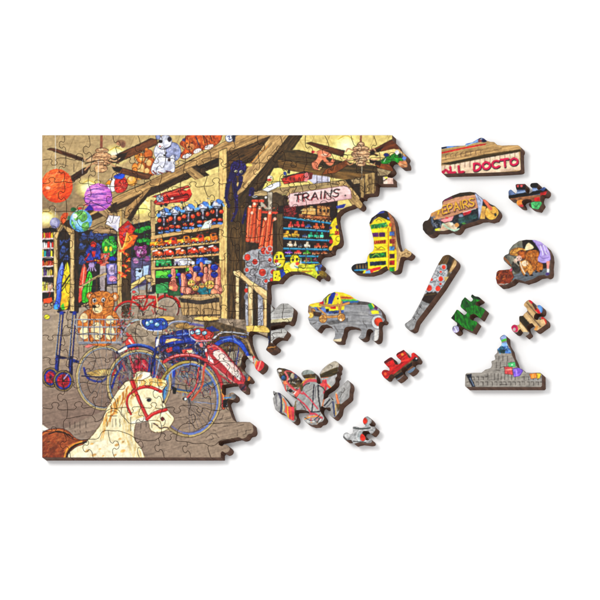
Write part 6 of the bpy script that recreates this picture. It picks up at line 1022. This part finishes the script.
for i in range(1, NXC + 1):
    for j in range(NYC):
        keep_path(knob(node[i, j], node[i, j + 1], rr.choice((-1, 1)), (rr.uniform(-.1, .1), rr.uniform(-.3, .5), rr.uniform(-.6, .8))))
res = delaunay_2d_cdt([Vector(v) for v in VV], EDGE, [], 0, 1e-4, True)
V = np.array([(v[0], v[1]) for v in res[0]]); TR = [tuple(f) for f in res[2]]
cons = set()
for e, org in zip(res[1], res[4]):
    if len(org): cons.add((min(e), max(e)))
e2t = {}
for k, f in enumerate(TR):
    for i in range(3):
        a, b = f[i], f[(i + 1) % 3]; e2t.setdefault((min(a, b), max(a, b)), []).append(k)
cent = np.array([V[list(f)].mean(0) for f in TR]); ins = inside(outP, cent[:, 0], cent[:, 1])
lab = -np.ones(len(TR), int); nr = 0
for s in range(len(TR)):
    if lab[s] >= 0 or not ins[s]: continue
    st = [s]; lab[s] = nr
    while st:
        t = st.pop(); f = TR[t]
        for i in range(3):
            e = (min(f[i], f[(i + 1) % 3]), max(f[i], f[(i + 1) % 3]))
            if e in cons: continue
            for q in e2t[e]:
                if lab[q] < 0 and ins[q]: lab[q] = nr; st.append(q)
    nr += 1
tri_area = np.array([abs(area2(V[list(f)])) for f in TR])
while True:                                  # slivers join the neighbour they share most edge with
    ar = np.bincount(lab[lab >= 0], tri_area[lab >= 0], minlength=nr)
    small = [r for r in range(nr) if 0 < ar[r] < 130]
    if not small: break
    r = min(small, key=lambda q: ar[q]); share = {}
    for (a, b), ts in e2t.items():
        if len(ts) == 2:
            l0, l1 = lab[ts[0]], lab[ts[1]]
            if (l0 == r) != (l1 == r):
                oth = l1 if l0 == r else l0
                if oth >= 0: share[oth] = share.get(oth, 0) + np.hypot(*(V[a] - V[b]))
    if not share: lab[lab == r] = -1; continue
    lab[lab == r] = max(share, key=share.get)
loops = []
for r in sorted(set(lab[lab >= 0])):
    nxt = {}
    for k in np.where(lab == r)[0]:
        f = TR[k]
        for i in range(3):
            a, b = f[i], f[(i + 1) % 3]; ts = e2t[(min(a, b), max(a, b))]
            if not any(lab[q] == r for q in ts if q != k): nxt.setdefault(a, []).append(b)
    best = None
    while nxt:
        a = next(iter(nxt)); L = [a]; c = a
        while c in nxt:
            lst = nxt[c]
            if len(lst) > 1 and len(L) > 1:
                din = V[c] - V[L[-2]]
                lst.sort(key=lambda q: -math.atan2(din[0] * (V[q] - V[c])[1] - din[1] * (V[q] - V[c])[0], din @ (V[q] - V[c])))
            b = lst.pop(0)
            if not lst: del nxt[c]
            c = b
            if c == a: break
            L.append(c)
        P = V[L]
        if len(P) > 3 and (best is None or abs(area2(P)) > abs(area2(best))): best = P
    # drop near-coincident points
    Q = [best[0]]
    for p in best[1:]:
        if np.hypot(*(p - Q[-1])) > .25: Q.append(p)
    if np.hypot(*(Q[-1] - Q[0])) < .25: Q.pop()
    loops.append(np.array(Q))
loops.sort(key=lambda P: -abs(area2(P)))
print('assembled pieces', len(loops), 'smallest', abs(area2(loops[-1])), 'largest', abs(area2(loops[0])))
root = bpy.data.objects.new('assembled_puzzle', None); sc.collection.objects.link(root)
bl = to_world(220, 300, 0); root.location = (bl.x, bl.y, 0)
bpy.context.view_layer.update()
root['label'] = 'large unfinished wooden jigsaw of interlocked pieces printed with a toy shop'
root['category'] = 'jigsaw puzzle'
children = [piece('puzzle_piece', P, root, gap=.2) for P in loops[:100]]
rest = [piece('puzzle_piece', P, root, gap=.2) for P in loops[100:]]
if rest:                                     # past a hundred: the smaller ones are one part
    import bmesh
    AV = []; AF = []; MI = []; CC = []; off = 0
    for o in rest:
        m = o.data; nv = len(m.vertices); co = np.empty(nv * 3, np.float32); m.vertices.foreach_get('co', co); AV.append(co.reshape(-1, 3))
        c = np.empty(nv * 4, np.float32); m.color_attributes['print'].data.foreach_get('color', c); CC.append(c)
        AF += [tuple(v + off for v in p.vertices) for p in m.polygons]; mi = np.empty(len(m.polygons), np.int32); m.polygons.foreach_get('material_index', mi); MI.append(mi); off += nv
    me = bpy.data.meshes.new('smaller_puzzle_pieces'); me.from_pydata(np.vstack(AV).tolist(), [], AF); me.materials.append(MP); me.materials.append(ME)
    me.polygons.foreach_set('material_index', np.concatenate(MI)); at = me.color_attributes.new('print', 'FLOAT_COLOR', 'POINT'); at.data.foreach_set('color', np.concatenate(CC)); me.update()
    so = bpy.data.objects.new('smaller_puzzle_pieces', me); sc.collection.objects.link(so); so.parent = root; so['kind'] = 'stuff'
    for o in rest: m = o.data; bpy.data.objects.remove(o); bpy.data.meshes.remove(m)

# ---------------------------------------------------------------- loose pieces
LOOSE = [
 ('puzzle_piece', 'long plank-shaped loose piece at the top, printed with the pink letters LL DOCTO', [(441.4, 147.2), (447.5, 146.2), (456, 145.9), (464.4, 145.6), (466.3, 143.6), (472.3, 142.3), (477.5, 139.2), (480.5, 137.8), (483.4, 138.2), (486.4, 140.4), (490.5, 141.8), (494.3, 142.2), (497, 144.8), (502, 145.6), (510, 145.2), (517.6, 145.2), (520.4, 147), (521.2, 150), (520.3, 152.4), (520.4, 160), (520.8, 169.6), (517, 171.2), (505, 172), (483, 172.9), (460, 173.4), (443.6, 173.8), (441.6, 172.4), (441.2, 165), (441.4, 156)]),
 ('puzzle_piece', 'small loose knobbed piece with black and blue bands and a green patch', [(508.8, 190.8), (510.8, 189.6), (513.3, 191.8), (515.4, 193.8), (517, 191.6), (516, 188), (515.8, 184.6), (520, 184), (525, 183.9), (526, 186.4), (525.2, 190.2), (526.6, 193), (529.6, 193.4), (532.2, 191.3), (532.2, 188.3), (530.2, 186), (530.8, 183.8), (534.2, 182.9), (537.9, 183.4), (538.2, 185.8), (537, 188.3), (538.5, 190), (541, 188.9), (544.2, 187), (547, 189.4), (547.2, 192.2), (545, 195), (541.6, 195), (540.6, 197), (540.2, 200), (541.9, 203.6), (540, 206.6), (537.9, 209.4), (532.5, 208.2), (529, 205.6), (529, 203.8), (531.6, 202), (531.4, 200), (527.6, 199.2), (523.4, 200), (521.7, 202), (523, 204.4), (523.4, 206.6), (520.6, 206.8), (517.4, 205), (516.5, 202.5), (517.2, 200.4), (515.6, 199.6), (511.7, 199.6), (508.9, 198.4), (508.6, 194.6)]),
 ('puzzle_piece', 'van-shaped loose piece printed with the yellow letters EPAIRS', [(442.4, 206), (442.4, 201.6), (445, 199.2), (452.9, 195.4), (460, 192.8), (469.9, 191.8), (475.4, 192.6), (479.6, 196.2), (482.3, 199), (485.5, 199.8), (490.1, 204), (494.7, 206), (497.6, 209.6), (498.4, 214), (495.5, 218.6), (490.5, 220.2), (485, 219), (480, 219.4), (476.3, 221), (470, 222.8), (462, 225.4), (459.6, 229), (456.8, 231.6), (452.6, 231.4), (449, 229.6), (443.7, 231), (436, 231), (433.4, 233.6), (429.5, 235), (425.6, 233.4), (422.9, 229.6), (422.6, 225), (424.6, 221.2), (428, 220), (430, 217), (431.4, 213.2), (436.5, 210.6), (441, 208.8)]),
 ('puzzle_piece', 'rounded loose piece showing a child in a lilac dress beside brown teddy bears', [(503.6, 257.2), (505.6, 255), (508.6, 253.6), (509.2, 250), (513, 245), (519, 241), (526, 239.7), (535, 240), (541, 242), (547, 247), (550, 253), (550.8, 259), (550, 266), (550.3, 271), (549.4, 274.6), (547, 276), (543.6, 275), (538.6, 275.8), (533, 279), (525, 281.5), (520, 280), (515, 279), (511.4, 282.4), (505, 285.2), (500, 285.8), (497, 283.2), (495.8, 278.4), (496.6, 272.6), (499.4, 270.2), (505, 269.8), (510.2, 269.2), (511.2, 267.6), (509.8, 265), (506.4, 263), (504, 260.6)]),
 ('puzzle_piece', 'yellow boot-shaped loose piece with a spur at its heel', [(377.6, 213.6), (380.4, 211.4), (384.2, 210.6), (388.3, 212), (391, 215), (393.6, 219), (395, 224), (395.8, 231), (396.8, 240), (398.6, 247), (400.6, 251.6), (403.4, 251.2), (405.2, 248.4), (408.2, 250.4), (411.6, 253), (410.2, 256), (407.4, 257.6), (404, 256.6), (401, 257.4), (399.8, 261), (398.8, 265.8), (397.4, 270), (394, 271.4), (390, 271), (388, 269.2), (386.9, 266.3), (383.2, 267.6), (378, 271), (370, 273.3), (362, 273.4), (356.5, 272.6), (352.5, 271), (351.4, 267.6), (353.8, 264.8), (358, 263.6), (365.2, 262.9), (367, 260), (367.6, 256.6), (369.6, 253.4), (372.8, 251), (374, 247.4), (373.6, 240), (372, 233), (370.2, 227), (369.5, 222.6), (371.7, 218)]),
 ('puzzle_piece', 'grey bison-shaped loose piece with a wooden wagon printed at its head', [(308.2, 306.8), (310.5, 304), (316, 302.8), (321.6, 301.8), (323.6, 299), (328.6, 294.2), (335, 291.8), (343, 292.6), (350, 295.3), (355.4, 299), (360, 301), (367, 301.9), (373, 303.5), (378, 307), (381.6, 312), (382.8, 317.4), (384.8, 319.6), (383.4, 321.8), (380.2, 322), (378.6, 325), (379.2, 330), (379, 336), (377.4, 340.2), (374, 341), (372, 339.4), (373, 336), (373.6, 332.4), (371.6, 329.4), (368.4, 329.2), (366.6, 331.8), (365.8, 336.6), (363.8, 338.6), (360.4, 338.8), (358.6, 337.8), (361, 334), (361.4, 330.8), (358.4, 327.8), (352, 326.4), (347, 326.8), (344.2, 329.4), (343.4, 334), (341.8, 338), (341.4, 341.2), (337, 341.6), (333, 340.4), (335, 336), (335, 331), (331.6, 326.8), (327, 324.6), (322.4, 325), (319.4, 328), (317.8, 330.2), (314.8, 328.8), (310.4, 324.4), (308.8, 320.4), (308, 317.8), (309.8, 315.6), (308, 312)]),
 ('puzzle_piece', 'baseball-bat-shaped loose piece leaning to the right, printed with red dots', [(442.6, 256.8), (446, 255), (450, 255.3), (454.5, 258.5), (456.7, 262.4), (456, 265.6), (449.6, 275.6), (442.5, 286.8), (431, 302.4), (424, 311.6), (417, 320.8), (415.4, 325), (413.8, 329), (410.4, 330.2), (406.4, 328), (404.8, 324.2), (407.6, 322), (411.3, 319.2), (416.4, 310), (421.2, 301), (427, 288), (432.6, 275.5), (438.4, 263.6)]),
 ('puzzle_piece', 'bright green knobbed loose piece with one pale lilac knob', [(472.2, 294.4), (474.7, 296.1), (478.8, 297), (481, 299.2), (479, 301), (476.3, 302.3), (475.6, 304.6), (478.6, 306.2), (482.2, 307.5), (485.2, 310.4), (482.4, 315.6), (480, 318.3), (476.6, 315.2), (473.8, 314), (470.6, 315), (469.8, 318.3), (472.6, 320.4), (476.3, 321.5), (477.4, 323.5), (475, 327.6), (472.6, 331.5), (466.3, 329), (462.2, 326.8), (459.7, 326), (458.7, 327.6), (459.3, 330), (457, 332.6), (453.8, 332.2), (452.3, 329), (453.4, 326.2), (456.8, 325.4), (457, 323.2), (454.7, 320.8), (451.1, 318), (453.8, 314.2), (456.6, 309.8), (458.8, 310.4), (461, 313.8), (463.8, 315), (466.8, 313), (466.4, 310.8), (461.6, 308), (460.5, 305.8), (461.8, 300.8), (464.7, 297.3), (468, 300.2), (471.3, 301.5), (473, 299.4), (471, 296.5)]),
 ('puzzle_piece', 'brown plank-printed loose piece with a crimson knob, above the building-shaped one', [(526, 301.6), (529.1, 299.9), (531.7, 301), (534.6, 305.2), (535.6, 308), (537, 305.8), (539.3, 305), (541.9, 306.7), (542.7, 309.9), (541.3, 313.1), (538.6, 313.6), (536.4, 313.2), (534.2, 315.6), (533.9, 318), (536.4, 320), (540, 318.8), (541.9, 316.8), (544.2, 317.6), (546.6, 321.4), (546.2, 324.2), (540, 328.7), (536.2, 330.7), (533.9, 329.4), (535.2, 327), (532.3, 323.4), (529.6, 323.8), (526.8, 326), (527.4, 329.6), (529.3, 333.2), (527.6, 335), (525.4, 336.1), (523.1, 332.6), (520.4, 329), (518.8, 330.2), (517.2, 332.4), (514.3, 332.4), (511.8, 329.5), (511.3, 327), (514, 324.6), (517.6, 325.2), (519.6, 324), (519.2, 319.3), (519.5, 316.3), (522.9, 315.6), (524.4, 313.6), (527.4, 310.8), (526.6, 308.3), (523.8, 305.2)]),
 ('puzzle_piece', 'bright red knobbed loose piece with black and grey feet', [(403.6, 349.8), (406.6, 353.6), (408, 356.6), (409.2, 358), (411.4, 356.7), (411.4, 353.8), (413.5, 352.6), (416, 354.1), (418.6, 358.3), (417.7, 361), (413.8, 361.5), (411.9, 363.3), (412.7, 365.8), (415.3, 367.5), (414.3, 369.7), (411, 372.6), (409, 373.3), (407.3, 371.8), (407.7, 369.2), (406.6, 367.3), (403.5, 367.3), (401.3, 369.2), (401.8, 371.7), (404.2, 375), (402.7, 376.5), (399.3, 379.3), (396.7, 380.1), (395.5, 378), (394, 375.6), (391.8, 374.2), (389.3, 375.8), (387.7, 378.3), (385.4, 378.5), (382.8, 375.8), (381.6, 373), (383.3, 370.2), (386.8, 369.9), (389.3, 370.6), (389.2, 368.3), (386, 365), (384, 361.7), (387.7, 358.9), (391.8, 357.3), (393.2, 358.8), (394, 361.7), (396, 364.6), (399.3, 364), (401, 361.7), (400.8, 360), (398, 358), (396.2, 355), (398, 352.6)]),
 ('puzzle_piece', 'small grey hooked loose piece with two red spots, below the eagle-shaped one', [(367.6, 416.3), (370.3, 418.6), (371.8, 421), (371, 423), (369.4, 424.4), (371, 426.2), (374.8, 427), (375.6, 428.6), (373.8, 432.3), (372, 433.9), (370.4, 433.6), (368.8, 431.5), (365.8, 430.8), (363, 431.4), (362.2, 433.4), (363.9, 435.1), (365.4, 437.5), (365.8, 440), (368, 440.3), (370.3, 438.8), (371.5, 440), (371.8, 442), (368, 443.2), (360.5, 442.2), (356, 443.1), (354, 443.6), (352.3, 441.8), (351.3, 440), (349.3, 439.9), (347, 440.2), (345.3, 439.9), (343.1, 437), (344, 433.6), (347, 432.4), (350, 434.2), (352.3, 433.5), (353, 430), (352.8, 427), (356, 426.5), (359.8, 427.6), (363.5, 427.3), (365.6, 426), (363.8, 424), (362.8, 421), (364.2, 417.8)]),
 ('puzzle_piece', 'grey building-shaped loose piece with a dome and rows of small slits', [(465.2, 375), (467.2, 373), (474, 372.8), (481.6, 372.6), (485.4, 369.6), (490.3, 368.2), (491.9, 364.6), (491.4, 361.4), (495.2, 359.6), (494.6, 355.4), (497.3, 352.4), (497.3, 349.3), (501, 345.8), (501.6, 342), (499.8, 338), (501.7, 335.8), (504.4, 334.7), (506.4, 336.7), (506.8, 342), (508.7, 346), (510.8, 349.5), (512, 355), (513.5, 358), (515.2, 362), (516.4, 366), (518.6, 368), (522.7, 369.5), (525.4, 372.4), (532, 372.8), (540, 372.6), (541.8, 374.4), (542, 385.6), (540.6, 387), (466, 387), (465, 385.6)]),
 ('puzzle_piece', 'eagle-shaped loose piece with spread wings, printed with red bicycle parts', [(276.8, 369.4), (279.2, 367.8), (285, 368.6), (290.8, 370.6), (295.8, 374), (298.8, 378), (299.8, 382), (301, 383.4), (302.5, 381.4), (305.4, 379.6), (302.5, 376.7), (301.1, 373.6), (303.3, 371), (307.5, 369.8), (311.7, 370.6), (315, 373.6), (316.5, 377.5), (316.9, 382.6), (318.4, 384), (322.3, 382), (320.8, 378.3), (319.4, 373.8), (322.3, 369.2), (328.3, 364), (334.2, 361.1), (337.7, 362.3), (339, 365.8), (337.9, 368.4), (338.3, 371), (336.8, 373), (337, 376), (335.4, 378.4), (335.6, 381.4), (334.2, 384.4), (330.8, 387.6), (325.4, 391), (323.8, 394.6), (323.4, 399.4), (326.4, 398.4), (330, 396.5), (332.5, 400), (334.8, 398.6), (335.3, 393.3), (340.8, 386.7), (347.5, 380.2), (349.8, 382.5), (350.6, 386.7), (349.6, 390.8), (349.4, 396.7), (347.6, 399), (342.5, 403.1), (339.8, 406.7), (339, 411.7), (336.8, 415.2), (334, 417.7), (331.6, 416.8), (329.5, 414.2), (330.8, 410.3), (329.6, 407.4), (325, 407.8), (321.8, 406), (320.2, 409), (320.8, 412.2), (322.4, 414.6), (324.2, 418), (322.2, 421.6), (319, 422.6), (317, 424.6), (312, 425), (307, 423), (304.2, 420.4), (303.8, 418), (306, 416), (309.6, 414), (309, 412), (305.6, 410.4), (302, 409.8), (295.4, 410.2), (295, 414), (296.4, 417), (296.2, 420), (294, 422.2), (291, 421), (287.8, 417), (284, 413.5), (278, 411.5), (275.2, 409), (273.6, 403), (272.8, 398.4), (274.2, 396), (273.2, 393.6), (273.2, 390.8), (276, 392.2), (280, 393), (284, 397), (287.8, 402), (290.3, 406.2), (293.4, 406.6), (294.6, 404.4), (295.2, 401), (297.4, 399.6), (296.4, 397.6), (290.8, 394.8), (285.6, 390.9), (283.1, 385.8), (281.5, 381.7), (279, 376.7), (277.2, 372.6)]),
]
for nm, lb, P in LOOSE:
    o = piece(nm, resample(smooth(tight(P), True, 3), .9), gap=0.0, burn=.4)
    o['label'] = lb; o['category'] = 'puzzle piece'; o['group'] = 'loose puzzle pieces'
print('done')
